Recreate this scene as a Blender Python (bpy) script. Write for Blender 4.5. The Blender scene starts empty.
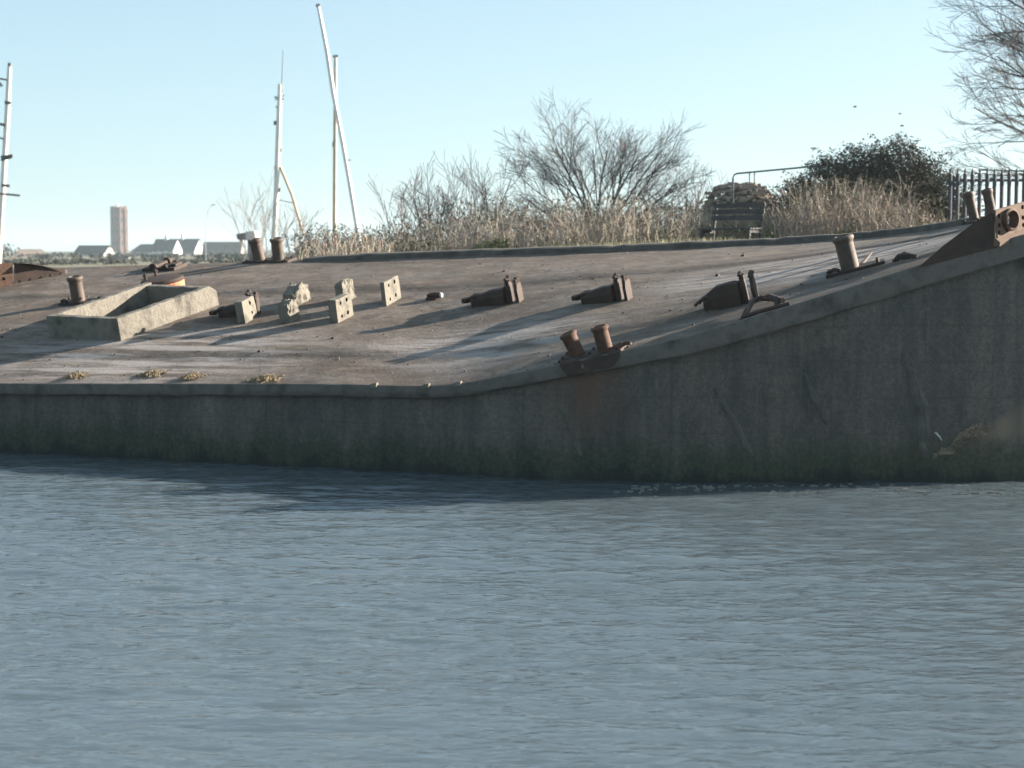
import bpy, math, random
import numpy as np
from mathutils import Vector, Matrix, noise
from mathutils.bvhtree import BVHTree
from mathutils.geometry import tessellate_polygon

SC = bpy.context.scene
COL = SC.collection
V = Vector
rnd = random.Random(7)
R = math.radians

# ------------------------------------------------------------------ camera
FPX, W_, H_ = 1800.0, 1024, 768
HCAM = 2.5
PITCH = math.atan(134 / FPX)
cam = bpy.data.cameras.new('camera')
camo = bpy.data.objects.new('camera', cam)
COL.objects.link(camo)
camo.location = (0, 0, HCAM)
camo.rotation_euler = (math.pi / 2 - PITCH, 0, 0)
cam.sensor_width = 36
cam.lens = FPX / W_ * 36
cam.clip_start = 0.5
cam.clip_end = 12000
cam.dof.use_dof = True
cam.dof.focus_distance = 16.5
cam.dof.aperture_fstop = 2.9
SC.camera = camo
CO = V((0, 0, HCAM))
FW = V((0, math.cos(PITCH), -math.sin(PITCH)))
UP = V((0, math.sin(PITCH), math.cos(PITCH)))

def ray(px, py):
    return (V((1, 0, 0)) * ((px - 512) / FPX) + UP * (-(py - 384) / FPX) + FW).normalized()

def P(px, py, Y):
    d = ray(px, py)
    return CO + d * (Y / d.y)

# ------------------------------------------------------------------ materials
def nt(name):
    m = bpy.data.materials.new(name)
    m.use_nodes = True
    t = m.node_tree
    b = t.nodes['Principled BSDF']
    return m, t, b

def N(t, typ, **kw):
    n = t.nodes.new(typ)
    for k, v in kw.items():
        setattr(n, k, v)
    return n

def L(t, a, b):
    t.links.new(a, b)

def ramp(t, fac, stops):
    r = N(t, 'ShaderNodeValToRGB')
    el = r.color_ramp.elements
    while len(el) < len(stops):
        el.new(0.5)
    for e, (p, c) in zip(el, stops):
        e.position = p
        e.color = (c[0], c[1], c[2], 1) if not isinstance(c, (int, float)) else (c, c, c, 1)
    L(t, fac, r.inputs[0])
    return r.outputs[0]

def noise_tex(t, vec, scale, detail=5, rough=0.55, dist=0.0):
    n = N(t, 'ShaderNodeTexNoise')
    n.inputs['Scale'].default_value = scale
    n.inputs['Detail'].default_value = detail
    n.inputs['Roughness'].default_value = rough
    n.inputs['Distortion'].default_value = dist
    L(t, vec, n.inputs['Vector'])
    return n.outputs['Fac']

def mapping(t, vec, scale=(1, 1, 1), rot=(0, 0, 0), loc=(0, 0, 0)):
    m = N(t, 'ShaderNodeMapping')
    m.inputs['Scale'].default_value = scale
    m.inputs['Rotation'].default_value = rot
    m.inputs['Location'].default_value = loc
    L(t, vec, m.inputs['Vector'])
    return m.outputs[0]

def mix(t, fac, a, b, mode='MIX'):
    m = N(t, 'ShaderNodeMix', data_type='RGBA', blend_type=mode)
    for i, x in ((0, fac), (6, a), (7, b)):
        if isinstance(x, (int, float)):
            m.inputs[i].default_value = x
        elif isinstance(x, tuple):
            m.inputs[i].default_value = (x[0], x[1], x[2], 1)
        else:
            L(t, x, m.inputs[i])
    return m.outputs[2]

def math_n(t, op, a, b=0.0, clamp=False):
    m = N(t, 'ShaderNodeMath', operation=op, use_clamp=clamp)
    for i, x in ((0, a), (1, b)):
        if isinstance(x, (int, float)):
            m.inputs[i].default_value = x
        else:
            L(t, x, m.inputs[i])
    return m.outputs[0]

def bump(t, b, h, strength=0.4, dist=0.02):
    n = N(t, 'ShaderNodeBump')
    n.inputs['Strength'].default_value = strength
    n.inputs['Distance'].default_value = dist
    L(t, h, n.inputs['Height'])
    L(t, n.outputs[0], b.inputs['Normal'])

def along(t, vec, scale):
    return mapping(t, mapping(t, vec, (1, 1, 1), (0, 0, R(22))), scale)

def geo_pos(t):
    return N(t, 'ShaderNodeNewGeometry').outputs['Position']

def simple(name, c1, c2, scale=6, rough=0.85, bstr=0.3, bdist=0.01, c3=None, metal=0.0, detail=6):
    m, t, b = nt(name)
    p = geo_pos(t)
    f = noise_tex(t, p, scale, detail, 0.6)
    st = [(0.32, c1), (0.68, c2)]
    if c3:
        st = [(0.3, c1), (0.52, c2), (0.72, c3)]
    L(t, ramp(t, f, st), b.inputs['Base Color'])
    b.inputs['Roughness'].default_value = rough
    b.inputs['Metallic'].default_value = metal
    f2 = noise_tex(t, p, scale * 5, 6, 0.65)
    if bstr:
        bump(t, b, f2, bstr, bdist)
    return m

ROT = R(-22)      # the barge's heading on the water
def deck_mat():
    m, t, b = nt('mossy_deck_concrete')
    p = geo_pos(t)
    q = along(t, p, (0.35, 1.3, 1.3))
    big = noise_tex(t, q, 0.9, 7, 0.62, 0.0)
    fine = noise_tex(t, p, 9, 8, 0.7)
    streak = noise_tex(t, along(t, p, (0.6, 1.9, 1.9)), 1.6, 5, 0.6)
    c = ramp(t, big, [(0.30, (0.0777, 0.0562, 0.0414)), (0.47, (0.1369, 0.1051, 0.0799)), (0.60, (0.1998, 0.1613, 0.1273)), (0.75, (0.2738, 0.2331, 0.1939))])
    c = mix(t, ramp(t, streak, [(0.42, 0.0), (0.62, 0.6)]), c, (0.2664, 0.2331, 0.1998))
    # moss and lichen grow over the upper (far) half: rougher and browner
    up = N(t, 'ShaderNodeSeparateXYZ')
    L(t, p, up.inputs[0])
    moss = ramp(t, noise_tex(t, p, 1.7, 7, 0.7), [(0.46, 0.0), (0.62, 0.75)])
    c = mix(t, moss, c, (0.0925, 0.0681, 0.0474))
    c = mix(t, ramp(t, fine, [(0.35, 0.45), (0.62, 0.0)]), c, (0.0592, 0.0503, 0.0444))
    rust = ramp(t, noise_tex(t, p, 0.8, 4, 0.6, 0.5), [(0.60, 0.0), (0.72, 0.35)])
    c = mix(t, rust, c, (0.1628, 0.0888, 0.0518))
    mid_ = noise_tex(t, along(t, p, (0.8, 1.2, 1.2)), 3.2, 8, 0.72, 0.0)
    c = mix(t, ramp(t, mid_, [(0.36, 0.38), (0.50, 0.0)]), c, (0.075, 0.056, 0.042))
    c = mix(t, ramp(t, mid_, [(0.55, 0.0), (0.70, 0.55)]), c, (0.30, 0.255, 0.205))
    vo = N(t, 'ShaderNodeTexVoronoi', feature='DISTANCE_TO_EDGE')
    vo.inputs['Scale'].default_value = 0.55
    wv = N(t, 'ShaderNodeVectorMath', operation='ADD')
    L(t, along(t, p, (0.55, 1.2, 1.0)), wv.inputs[0])
    nz = N(t, 'ShaderNodeTexNoise')
    nz.inputs['Scale'].default_value = 2.5
    nz.inputs['Detail'].default_value = 6
    L(t, p, nz.inputs['Vector'])
    L(t, nz.outputs['Color'], wv.inputs[1])
    L(t, wv.outputs[0], vo.inputs['Vector'])
    c = mix(t, ramp(t, vo.outputs['Distance'], [(0.003, 0.75), (0.012, 0.0)]), c, (0.04, 0.032, 0.026))
    jx = N(t, 'ShaderNodeSeparateXYZ')
    L(t, along(t, p, (1, 1, 1)), jx.inputs[0])
    fr_ = math_n(t, 'ABSOLUTE', math_n(t, 'SUBTRACT', math_n(t, 'FRACT', math_n(t, 'MULTIPLY', jx.outputs[1], 0.71)), 0.5))
    c = mix(t, ramp(t, fr_, [(0.006, 0.55), (0.02, 0.0)]), c, (0.06, 0.048, 0.038))
    for cx_, cy_, cz_, rad in DECK_PALE:  # pale laitance streaks that also paint in lit gaps between shadows and wet sheen
        dv_ = N(t, 'ShaderNodeVectorMath', operation='DISTANCE')
        qa = N(t, 'ShaderNodeVectorMath', operation='SUBTRACT')
        L(t, p, qa.inputs[0])
        qa.inputs[1].default_value = (cx_, cy_, cz_)
        L(t, along(t, qa.outputs[0], (0.42, 0.8, 0.5)), dv_.inputs[0])
        wl = math_n(t, 'SUBTRACT', 1.0, math_n(t, 'MULTIPLY', dv_.outputs['Value'], 1.0 / rad), True)
        wl = math_n(t, 'MULTIPLY', math_n(t, 'MULTIPLY', wl, 2.0, True), ramp(t, noise_tex(t, along(t, p, (0.35, 2.8, 2.8)), 1.9, 6, 0.62), [(0.42, 0.0), (0.56, 0.95)]))
        c = mix(t, wl, c, (0.37, 0.345, 0.325))
    c = mix(t, 1.0, c, (0.84, 0.785, 0.765), 'MULTIPLY')
    L(t, c, b.inputs['Base Color'])
    L(t, ramp(t, streak, [(0.4, 0.92), (0.66, 0.62)]), b.inputs['Roughness'])
    h = math_n(t, 'ADD', fine, math_n(t, 'MULTIPLY', noise_tex(t, p, 34, 4, 0.6), 0.5))
    h = math_n(t, 'ADD', h, math_n(t, 'MULTIPLY', mid_, 1.5))
    bump(t, b, h, 0.45, 0.02)
    return m

def hull_mat():
    m, t, b = nt('weathered_hull_concrete')
    p = geo_pos(t)
    s = N(t, 'ShaderNodeSeparateXYZ')
    L(t, p, s.inputs[0])
    q = mapping(t, p, (1, 1, 0.22))
    a = noise_tex(t, q, 1.6, 7, 0.62, 0.3)
    fine = noise_tex(t, p, 22, 7, 0.7)
    c = ramp(t, a, [(0.30, (0.036, 0.037, 0.036)), (0.44, (0.066, 0.062, 0.056)), (0.56, (0.098, 0.090, 0.080)), (0.72, (0.150, 0.136, 0.118))])
    pat = ramp(t, noise_tex(t, mapping(t, p, (1, 1, 0.6)), 3.4, 8, 0.7, 0.8), [(0.44, 0.0), (0.60, 0.65)])
    c = mix(t, pat, c, (0.125, 0.108, 0.090))
    c = mix(t, ramp(t, fine, [(0.38, 0.55), (0.60, 0.0)]), c, (0.036, 0.036, 0.034))
    spk = ramp(t, noise_tex(t, p, 60, 3, 0.6), [(0.60, 0.0), (0.70, 0.6)])
    c = mix(t, spk, c, (0.20, 0.185, 0.16))
    jx = N(t, 'ShaderNodeSeparateXYZ')
    L(t, along(t, p, (1, 1, 1)), jx.inputs[0])
    jv = math_n(t, 'ABSOLUTE', math_n(t, 'SUBTRACT', math_n(t, 'FRACT', math_n(t, 'ADD', math_n(t, 'MULTIPLY', jx.outputs[0], 0.62), math_n(t, 'MULTIPLY', noise_tex(t, p, 3, 3, .5), 0.02))), 0.5))
    c = mix(t, ramp(t, jv, [(0.004, 0.3), (0.018, 0.0)]), c, (0.03, 0.03, 0.028))
    jh = math_n(t, 'ABSOLUTE', math_n(t, 'SUBTRACT', math_n(t, 'FRACT', math_n(t, 'ADD', math_n(t, 'MULTIPLY', s.outputs[2], 2.6), math_n(t, 'MULTIPLY', noise_tex(t, p, 1.5, 3, .5), 0.25))), 0.5))
    c = mix(t, ramp(t, jh, [(0.01, 0.22), (0.05, 0.0)]), c, (0.03, 0.03, 0.028))
    c = mix(t, 1.0, c, (1.32, 1.24, 1.17), 'MULTIPLY')
    # sunlight on the low bow, painted in as a tan tint
    lit_ = math_n(t, 'SUBTRACT', s.outputs[0], 4.78)
    lit_ = math_n(t, 'MULTIPLY', lit_, 2.2, True)
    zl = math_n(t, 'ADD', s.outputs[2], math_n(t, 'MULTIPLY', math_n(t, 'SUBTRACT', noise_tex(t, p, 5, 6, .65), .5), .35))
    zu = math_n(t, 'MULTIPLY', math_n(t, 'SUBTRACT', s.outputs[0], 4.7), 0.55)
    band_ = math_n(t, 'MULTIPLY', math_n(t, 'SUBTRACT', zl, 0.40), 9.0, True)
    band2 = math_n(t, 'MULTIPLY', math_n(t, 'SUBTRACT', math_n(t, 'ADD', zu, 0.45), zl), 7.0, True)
    lit_ = math_n(t, 'MULTIPLY', lit_, math_n(t, 'MULTIPLY', band_, band2))
    lit_ = math_n(t, 'MULTIPLY', lit_, 0.8)
    c = mix(t, lit_, c, (0.22, 0.165, 0.115))
    # long water runs
    runs = ramp(t, noise_tex(t, mapping(t, p, (3.2, 3.2, 0.12)), 1.5, 6, 0.65), [(0.45, 0.0), (0.66, 0.5)])
    pale = ramp(t, noise_tex(t, mapping(t, p, (5.2, 5.2, 0.22), (0, 0, 0), (3, 1, 0)), 1.5, 6, 0.65), [(0.54, 0.0), (0.72, 0.35)])
    c = mix(t, pale, c, (0.17, 0.155, 0.135))
    c = mix(t, runs, c, (0.048, 0.052, 0.051))
    # rust washed down below the mooring posts (x about 0.6 m to 1.1 m)
    rx = ramp(t, math_n(t, 'MULTIPLY_ADD', s.outputs[0], 0.0), [(0, 0), (1, 1)])
    dx = math_n(t, 'ABSOLUTE', math_n(t, 'SUBTRACT', s.outputs[0], 0.80))
    rr = math_n(t, 'SUBTRACT', 1.0, math_n(t, 'MULTIPLY', dx, 1.9), True)
    rr = math_n(t, 'MULTIPLY', rr, ramp(t, noise_tex(t, mapping(t, p, (3, 3, .35)), 2.0, 5, .6), [(.3, .25), (.65, 1.0)]))
    rr = math_n(t, 'MULTIPLY', rr, ramp(t, s.outputs[2], [(0.35, 0.0), (0.95, 0.9)]))
    c = mix(t, rr, c, (0.15, 0.075, 0.045))
    # weed line: dark green growth up to the tide mark
    zz = math_n(t, 'ADD', s.outputs[2], math_n(t, 'MULTIPLY', math_n(t, 'SUBTRACT', noise_tex(t, mapping(t, p, (1, 1, .4)), 3.2, 9, 0.78), 0.5), 0.9))
    weed = ramp(t, zz, [(0.20, 0.85), (0.52, 0.0)])
    c = mix(t, weed, c, mix(t, ramp(t, fine, [(.35, 0.0), (.65, 1.0)]), (0.018, 0.028, 0.016), (0.050, 0.064, 0.030)))
    wet = ramp(t, zz, [(0.02, 1.0), (0.14, 0.0)])
    c = mix(t, wet, c, (0.016, 0.021, 0.017))
    L(t, c, b.inputs['Base Color'])
    b.inputs['Roughness'].default_value = 0.82
    h = math_n(t, 'ADD', fine, math_n(t, 'MULTIPLY', noise_tex(t, q, 6, 5, .6), 1.6))
    bump(t, b, h, 0.7, 0.035)
    return m

DECK_PALE = [(-4.64, 22.9, 1.2, 1.2), (3.75, 21.85, 2.34, 1.1), (-0.3, 21.4, 1.35, 0.8)]
M = {}
M['deck'] = deck_mat()
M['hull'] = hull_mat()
M['band'] = simple('gunwale_concrete', (0.048, 0.045, 0.038), (0.130, 0.113, 0.097), 4, 0.85, 0.5, 0.02, (0.085, 0.074, 0.062))
M['kerb'] = simple('kerb_concrete', (0.052, 0.045, 0.039), (0.130, 0.111, 0.092), 5, 0.9, 0.4, 0.015)
M['block'] = simple('pale_cast_concrete', (0.079, 0.069, 0.054), (0.186, 0.165, 0.131), 6, 0.9, 0.6, 0.015, (0.143, 0.124, 0.098))
M['coaming'] = simple('coaming_concrete', (0.063, 0.055, 0.043), (0.187, 0.166, 0.135), 3.2, 0.9, 0.7, 0.03, (0.123, 0.108, 0.087))
M['rust'] = simple('rusty_iron', (0.031, 0.015, 0.009), (0.101, 0.046, 0.024), 9, 0.8, 0.5, 0.008, (0.063, 0.031, 0.019))
M['rust_dark'] = simple('dark_rusty_iron', (0.022, 0.012, 0.008), (0.059, 0.030, 0.019), 8, 0.75, 0.5, 0.008)
M['rust_pale'] = simple('pale_rust_iron', (0.087, 0.048, 0.031), (0.175, 0.115, 0.080), 7, 0.85, 0.4, 0.006, (0.128, 0.076, 0.051))
M['orange'] = simple('orange_red_rust', (0.50, 0.14, 0.06), (0.66, 0.25, 0.12), 8, 0.8, 0.3, 0.006)
M['post'] = simple('grey_rust_post', (0.043, 0.029, 0.022), (0.101, 0.067, 0.048), 8, 0.7, 0.5, 0.006, (0.084, 0.048, 0.030))
M['white'] = simple('weathered_white_paint', (0.630, 0.621, 0.594), (0.738, 0.729, 0.702), 3, 0.5, 0.0)
M['cream'] = simple('cream_render', (0.561, 0.535, 0.476), (0.663, 0.637, 0.578), 0.6, 0.8, 0.0)
M['brownwall'] = simple('brown_render', (0.22, 0.17, 0.14), (0.32, 0.25, 0.20), 0.6, 0.9, 0.0)
M['roof'] = simple('dark_roof_tiles', (0.064, 0.055, 0.055), (0.111, 0.093, 0.085), 0.9, 0.85, 0.0)
M['roofbrown'] = simple('brown_roof_tiles', (0.17, 0.13, 0.105), (0.27, 0.21, 0.17), 0.9, 0.85, 0.0)
M['glass'] = simple('dark_window_glass', (0.03, 0.035, 0.04), (0.05, 0.055, 0.06), 1, 0.15, 0.0)
M['timber'] = simple('dark_gable_timber', (0.08, 0.055, 0.04), (0.12, 0.08, 0.06), 1, 0.8, 0.0)
M['mast_wood'] = simple('varnished_spar_wood', (0.42, 0.30, 0.20), (0.58, 0.46, 0.34), 3, 0.55, 0.0)
M['mast_white'] = simple('white_mast_paint', (0.72, 0.68, 0.62), (0.84, 0.81, 0.76), 2, 0.4, 0.0)
M['mast_alloy'] = simple('pale_alloy', (0.66, 0.66, 0.66), (0.8, 0.8, 0.8), 2, 0.4, 0.0)
M['fitting'] = simple('dark_mast_fittings', (0.10, 0.10, 0.11), (0.2, 0.2, 0.2), 4, 0.5, 0.0)
M['bench'] = simple('dark_stained_timber', (0.028, 0.026, 0.029), (0.068, 0.062, 0.059), 10, 0.7, 0.3, 0.004)
M['fence'] = simple('dark_palisade_steel', (0.024, 0.029, 0.040), (0.048, 0.054, 0.068), 5, 0.55, 0.0)
M['rail'] = simple('grey_green_pipe', (0.13, 0.14, 0.13), (0.2, 0.2, 0.19), 6, 0.6, 0.0)
M['twig'] = simple('grey_brown_bark', (0.089, 0.080, 0.078), (0.170, 0.151, 0.142), 12, 0.9, 0.0)
M['limb'] = simple('dark_limb_bark', (0.045, 0.040, 0.037), (0.105, 0.092, 0.083), 12, 0.9, 0.0)
M['twig_pale'] = simple('pale_grey_bark', (0.167, 0.141, 0.128), (0.274, 0.239, 0.210), 12, 0.9, 0.0)
M['straw'] = simple('dry_straw_stems', (0.337, 0.273, 0.186), (0.531, 0.459, 0.338), 2.5, 0.9, 0.0)
M['straw2'] = simple('grey_dry_stems', (0.240, 0.204, 0.176), (0.392, 0.351, 0.309), 2.5, 0.9, 0.0)
M['straw3'] = simple('brown_seed_heads', (0.163, 0.119, 0.097), (0.295, 0.232, 0.187), 2.5, 0.9, 0.0)
M['leaf_dark'] = simple('dark_bramble_leaf', (0.027, 0.032, 0.020), (0.070, 0.073, 0.043), 4, 0.6, 0.0)
M['leaf_brown'] = simple('brown_bramble_leaf', (0.075, 0.052, 0.038), (0.14, 0.10, 0.07), 4, 0.8, 0.0)
M['leaf_green'] = simple('green_weed_leaf', (0.065, 0.095, 0.030), (0.135, 0.165, 0.060), 4, 0.7, 0.0)
M['leaf_yellow'] = simple('yellow_green_leaf', (0.16, 0.17, 0.055), (0.27, 0.27, 0.09), 4, 0.7, 0.0)
M['grass'] = simple('short_grass_blade', (0.10, 0.125, 0.045), (0.22, 0.22, 0.095), 2, 0.8, 0.0)
M['hedge'] = simple('far_hedge_leaf', (0.049, 0.048, 0.038), (0.098, 0.087, 0.070), 0.06, 0.9, 0.0)
M['hedge2'] = simple('far_evergreen_leaf', (0.032, 0.043, 0.032), (0.059, 0.070, 0.049), 0.06, 0.9, 0.0)
M['stone'] = simple('brown_rubble', (0.187, 0.148, 0.115), (0.331, 0.274, 0.223), 3, 0.9, 0.4, 0.02, (0.252, 0.205, 0.166))
M['weed'] = simple('dry_weed_straw', (0.211, 0.155, 0.087), (0.310, 0.242, 0.146), 12, 0.9, 0.0)
M['foam'] = simple('pale_foam', (0.137, 0.131, 0.118), (0.189, 0.181, 0.163), 20, 0.8, 0.0)
M['bird'] = simple('dark_feathers', (0.03, 0.03, 0.035), (0.06, 0.06, 0.06), 20, 0.8, 0.0)
M['lamp'] = simple('grey_lamp_steel', (0.3, 0.31, 0.32), (0.38, 0.39, 0.4), 2, 0.5, 0.0)
M['sunlit_tan'] = simple('painted_sunlit_tan', (0.07, 0.055, 0.04), (0.50, 0.39, 0.27), 9, 0.85, 0.8, 0.03, (0.26, 0.19, 0.125))  # tan colour that paints sunlight onto the low bow
M['scar'] = simple('pale_scraped_concrete', (0.068, 0.065, 0.057), (0.130, 0.117, 0.101), 7, 0.9, 0.6, 0.02)
M['white_spot'] = simple('chalky_white', (0.495, 0.480, 0.450), (0.600, 0.585, 0.555), 20, 0.7, 0.0)

def tower_mat():
    m, t, b = nt('tower_brick')
    p = geo_pos(t)
    br = N(t, 'ShaderNodeTexBrick')
    br.inputs['Scale'].default_value = 1.2
    br.inputs['Color1'].default_value = (0.23, 0.115, 0.085, 1)
    br.inputs['Color2'].default_value = (0.17, 0.088, 0.068, 1)
    br.inputs['Mortar'].default_value = (0.16, 0.13, 0.12, 1)
    L(t, mapping(t, p, (1, 1, 1), (R(90), 0, 0)), br.inputs['Vector'])
    c = mix(t, ramp(t, noise_tex(t, p, 0.25, 5, 0.6), [(0.4, 0.0), (0.65, 0.5)]), br.outputs[0], (0.10, 0.07, 0.06))
    L(t, c, b.inputs['Base Color'])
    b.inputs['Roughness'].default_value = 0.9
    return m
M['tower'] = tower_mat()

def ground_mat():
    m, t, b = nt('rough_grassland')
    p = geo_pos(t)
    a = noise_tex(t, p, 0.35, 8, 0.65)
    f = noise_tex(t, p, 5, 6, 0.7)
    c = ramp(t, a, [(0.3, (0.095, 0.080, 0.055)), (0.5, (0.135, 0.118, 0.070)), (0.7, (0.19, 0.158, 0.105))])
    c = mix(t, ramp(t, f, [(0.4, 0.6), (0.65, 0.0)]), c, (0.075, 0.075, 0.04))
    L(t, c, b.inputs['Base Color'])
    b.inputs['Roughness'].default_value = 0.95
    bump(t, b, f, 0.6, 0.06)
    return m
M['ground'] = ground_mat()

def water_mat():
    m, t, b = nt('estuary_water')
    p = geo_pos(t)
    b.inputs['Base Color'].default_value = (0.074, 0.096, 0.110, 1)
    b.inputs['Subsurface Weight'].default_value = 1.0
    b.inputs['Subsurface Radius'].default_value = (1.6, 1.7, 1.6)
    b.inputs['Subsurface Scale'].default_value = 1.0
    b.inputs['Roughness'].default_value = 0.05
    b.inputs['IOR'].default_value = 1.45
    n1 = noise_tex(t, mapping(t, p, (0.7, 1.6, 1)), 7.5, 2, 0.5, 0.25)
    n2 = noise_tex(t, mapping(t, p, (0.6, 1.6, 1)), 15.0, 2, 0.5, 0.3)
    h = math_n(t, 'ADD', n1, math_n(t, 'MULTIPLY', n2, 0.35))
    wind_ = ramp(t, noise_tex(t, mapping(t, p, (0.5, 1.2, 1)), 0.5, 3, 0.5), [(0.35, 0.45), (0.65, 1.0)])
    h = math_n(t, 'MULTIPLY', h, wind_)
    bump(t, b, h, 0.7, 0.035)
    return m
M['water'] = water_mat()

# ------------------------------------------------------------------ mesh builder
ORG = {}
class Fr:
    """a local frame: origin, along (a), across (b), normal (c)"""
    def __init__(s, o, e1, e2, n):
        s.o, s.e1, s.e2, s.n = V(o), V(e1).normalized(), V(e2).normalized(), V(n).normalized()
    def __call__(s, a, b, c):
        return s.o + s.e1 * a + s.e2 * b + s.n * c
    def at(s, a, b, c):
        return Fr(s(a, b, c), s.e1, s.e2, s.n)
    def turn(s, ang):
        q = Matrix.Rotation(ang, 3, s.n)
        return Fr(s.o, q @ s.e1, q @ s.e2, s.n)
    def tilt(s, ang):      # lean about the across axis
        q = Matrix.Rotation(ang, 3, s.e2)
        return Fr(s.o, q @ s.e1, s.e2, q @ s.n)

class MB:
    def __init__(s):
        s.v, s.f, s.m = [], [], []
    def add(s, vs, fs, mi=0):
        k = len(s.v)
        s.v += [tuple(x) for x in vs]
        s.f += [tuple(i + k for i in f) for f in fs]
        s.m += [mi] * len(fs)
    def box(s, fr, a0, a1, b0, b1, c0, c1, mi=0):
        vs = [fr(a, b, c) for c in (c0, c1) for b in (b0, b1) for a in (a0, a1)]
        s.add(vs, [(0, 2, 3, 1), (4, 5, 7, 6), (0, 1, 5, 4), (2, 6, 7, 3), (0, 4, 6, 2), (1, 3, 7, 5)], mi)
    def loft(s, rings, cap=True, mi=0):
        n = len(rings[0])
        vs, fs = [], []
        for r in rings:
            vs += list(r)
        for i in range(len(rings) - 1):
            for j in range(n):
                k = (j + 1) % n
                fs.append((i * n + j, i * n + k, (i + 1) * n + k, (i + 1) * n + j))
        if cap:
            fs.append(tuple(range(n - 1, -1, -1)))
            fs.append(tuple((len(rings) - 1) * n + j for j in range(n)))
        s.add(vs, fs, mi)
    def lathe(s, fr, prof, n=20, mi=0):
        rings = [[fr(r * math.cos(2 * math.pi * j / n), r * math.sin(2 * math.pi * j / n), c) for j in range(n)] for r, c in prof]
        s.loft(rings, True, mi)
    def tube(s, pts, rad, n=6, cap=True, mi=0):
        pts = [V(p) for p in pts]
        if isinstance(rad, (int, float)):
            rad = [rad] * len(pts)
        rings = []
        ref = V((0.31, 0.2, 0.93)).normalized()
        for i, p in enumerate(pts):
            d = (pts[min(i + 1, len(pts) - 1)] - pts[max(i - 1, 0)])
            d = d.normalized() if d.length > 1e-9 else V((0, 0, 1))
            x = d.cross(ref)
            if x.length < 0.05:
                x = d.cross(V((1, 0, 0)))
            x.normalize()
            y = d.cross(x)
            rings.append([p + (x * math.cos(2 * math.pi * j / n) + y * math.sin(2 * math.pi * j / n)) * rad[i] for j in range(n)])
        s.loft(rings, cap, mi)
    def holed(s, fr, outer, holes, a_front, a_back, through=(), mi=0, mi_hole=0, depth=0.05):
        """plate in the (b,c) plane facing +a, with round holes sunk into its front"""
        polys = [[V((x, y, 0)) for x, y in outer]] + [[V((x, y, 0)) for x, y in h] for h in holes]
        flat = [q for pl in polys for q in pl]
        tris = tessellate_polygon(polys)
        s.add([fr(a_front, q.x, q.y) for q in flat], [tuple(t) for t in tris], mi)
        anyt = [polys[0]] + [polys[1 + i] for i in range(len(holes)) if i in through]
        flat2 = [q for pl in anyt for q in pl]
        s.add([fr(a_back, q.x, q.y) for q in flat2], [tuple(t) for t in tessellate_polygon(anyt)], mi)
        n = len(outer)
        s.add([fr(a_front, x, y) for x, y in outer] + [fr(a_back, x, y) for x, y in outer],
              [(i, (i + 1) % n, n + (i + 1) % n, n + i) for i in range(n)], mi)
        for i, h in enumerate(holes):
            n = len(h)
            ab = a_back if i in through else a_front - depth
            fs = [(j, (j + 1) % n, n + (j + 1) % n, n + j) for j in range(n)]
            if i not in through:
                fs.append(tuple(range(n, 2 * n)))
            s.add([fr(a_front, x, y) for x, y in h] + [fr(ab, x, y) for x, y in h], fs, mi_hole)
    def build(s, name, mats, parent=None, smooth=False, org=None, bevel=0.0, fix=True):
        if not isinstance(mats, (list, tuple)):
            mats = [mats]
        co = np.array(s.v, dtype=np.float64)
        if org is None:
            lo, hi = co.min(0), co.max(0)
            org = V(((lo[0] + hi[0]) / 2, (lo[1] + hi[1]) / 2, lo[2]))
        me = bpy.data.meshes.new(name)
        me.from_pydata([tuple(x) for x in (co - np.array(org))], [], s.f)
        for k in mats:
            me.materials.append(k)
        me.polygons.foreach_set('material_index', s.m)
        me.polygons.foreach_set('use_smooth', [smooth] * len(s.f))
        if fix:
            import bmesh
            bm = bmesh.new()
            bm.from_mesh(me)
            bmesh.ops.recalc_face_normals(bm, faces=bm.faces)
            bm.to_mesh(me)
            bm.free()
        me.update()
        o = bpy.data.objects.new(name, me)
        COL.objects.link(o)
        pw = ORG[parent.name] if parent else V((0, 0, 0))
        o.parent = parent
        o.location = V(org) - pw
        ORG[o.name] = V(org)
        if bevel:
            b = o.modifiers.new('bevel', 'BEVEL')
            b.width = bevel
            b.segments = 2
            b.limit_method = 'ANGLE'
        if smooth and not fix is None:
            try:
                me.set_sharp_from_angle(angle=R(40))
            except Exception:
                pass
        return o

def tag(o, label=None, cat=None, group=None, kind=None):
    for k, x in (('label', label), ('category', cat), ('group', group), ('kind', kind)):
        if x:
            o[k] = x
    return o

def thing(name, loc, label, cat, group=None):
    o = bpy.data.objects.new(name, None)
    o.empty_display_size = 0.3
    COL.objects.link(o)
    o.location = loc
    ORG[o.name] = V(loc)
    return tag(o, label, cat, group)

def circle(cx, cy, r, n=12):
    return [(cx + r * math.cos(2 * math.pi * i / n), cy + r * math.sin(2 * math.pi * i / n)) for i in range(n)]

def interp(x, xs, ys):
    return float(np.interp(x, xs, ys))

def smooth_curve(keys, n):
    """keys: list of Vectors -> n points, Catmull-Rom, even in arc length"""
    k = [V(a) for a in keys]
    k = [k[0] * 2 - k[1]] + k + [k[-1] * 2 - k[-2]]
    out = []
    for i in range(1, len(k) - 2):
        for j in range(24):
            t = j / 24
            a, b, c, d = k[i - 1], k[i], k[i + 1], k[i + 2]
            out.append(0.5 * ((2 * b) + (c - a) * t + (2 * a - 5 * b + 4 * c - d) * t * t + (3 * b - a - 3 * c + d) * t ** 3))
    out.append(k[-2])
    s = [0.0]
    for a, b in zip(out, out[1:]):
        s.append(s[-1] + (b - a).length)
    arr = np.array(out)
    ts = np.linspace(0, s[-1], n)
    return [V([np.interp(q, s, arr[:, c]) for c in range(3)]) for q in ts]

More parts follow.
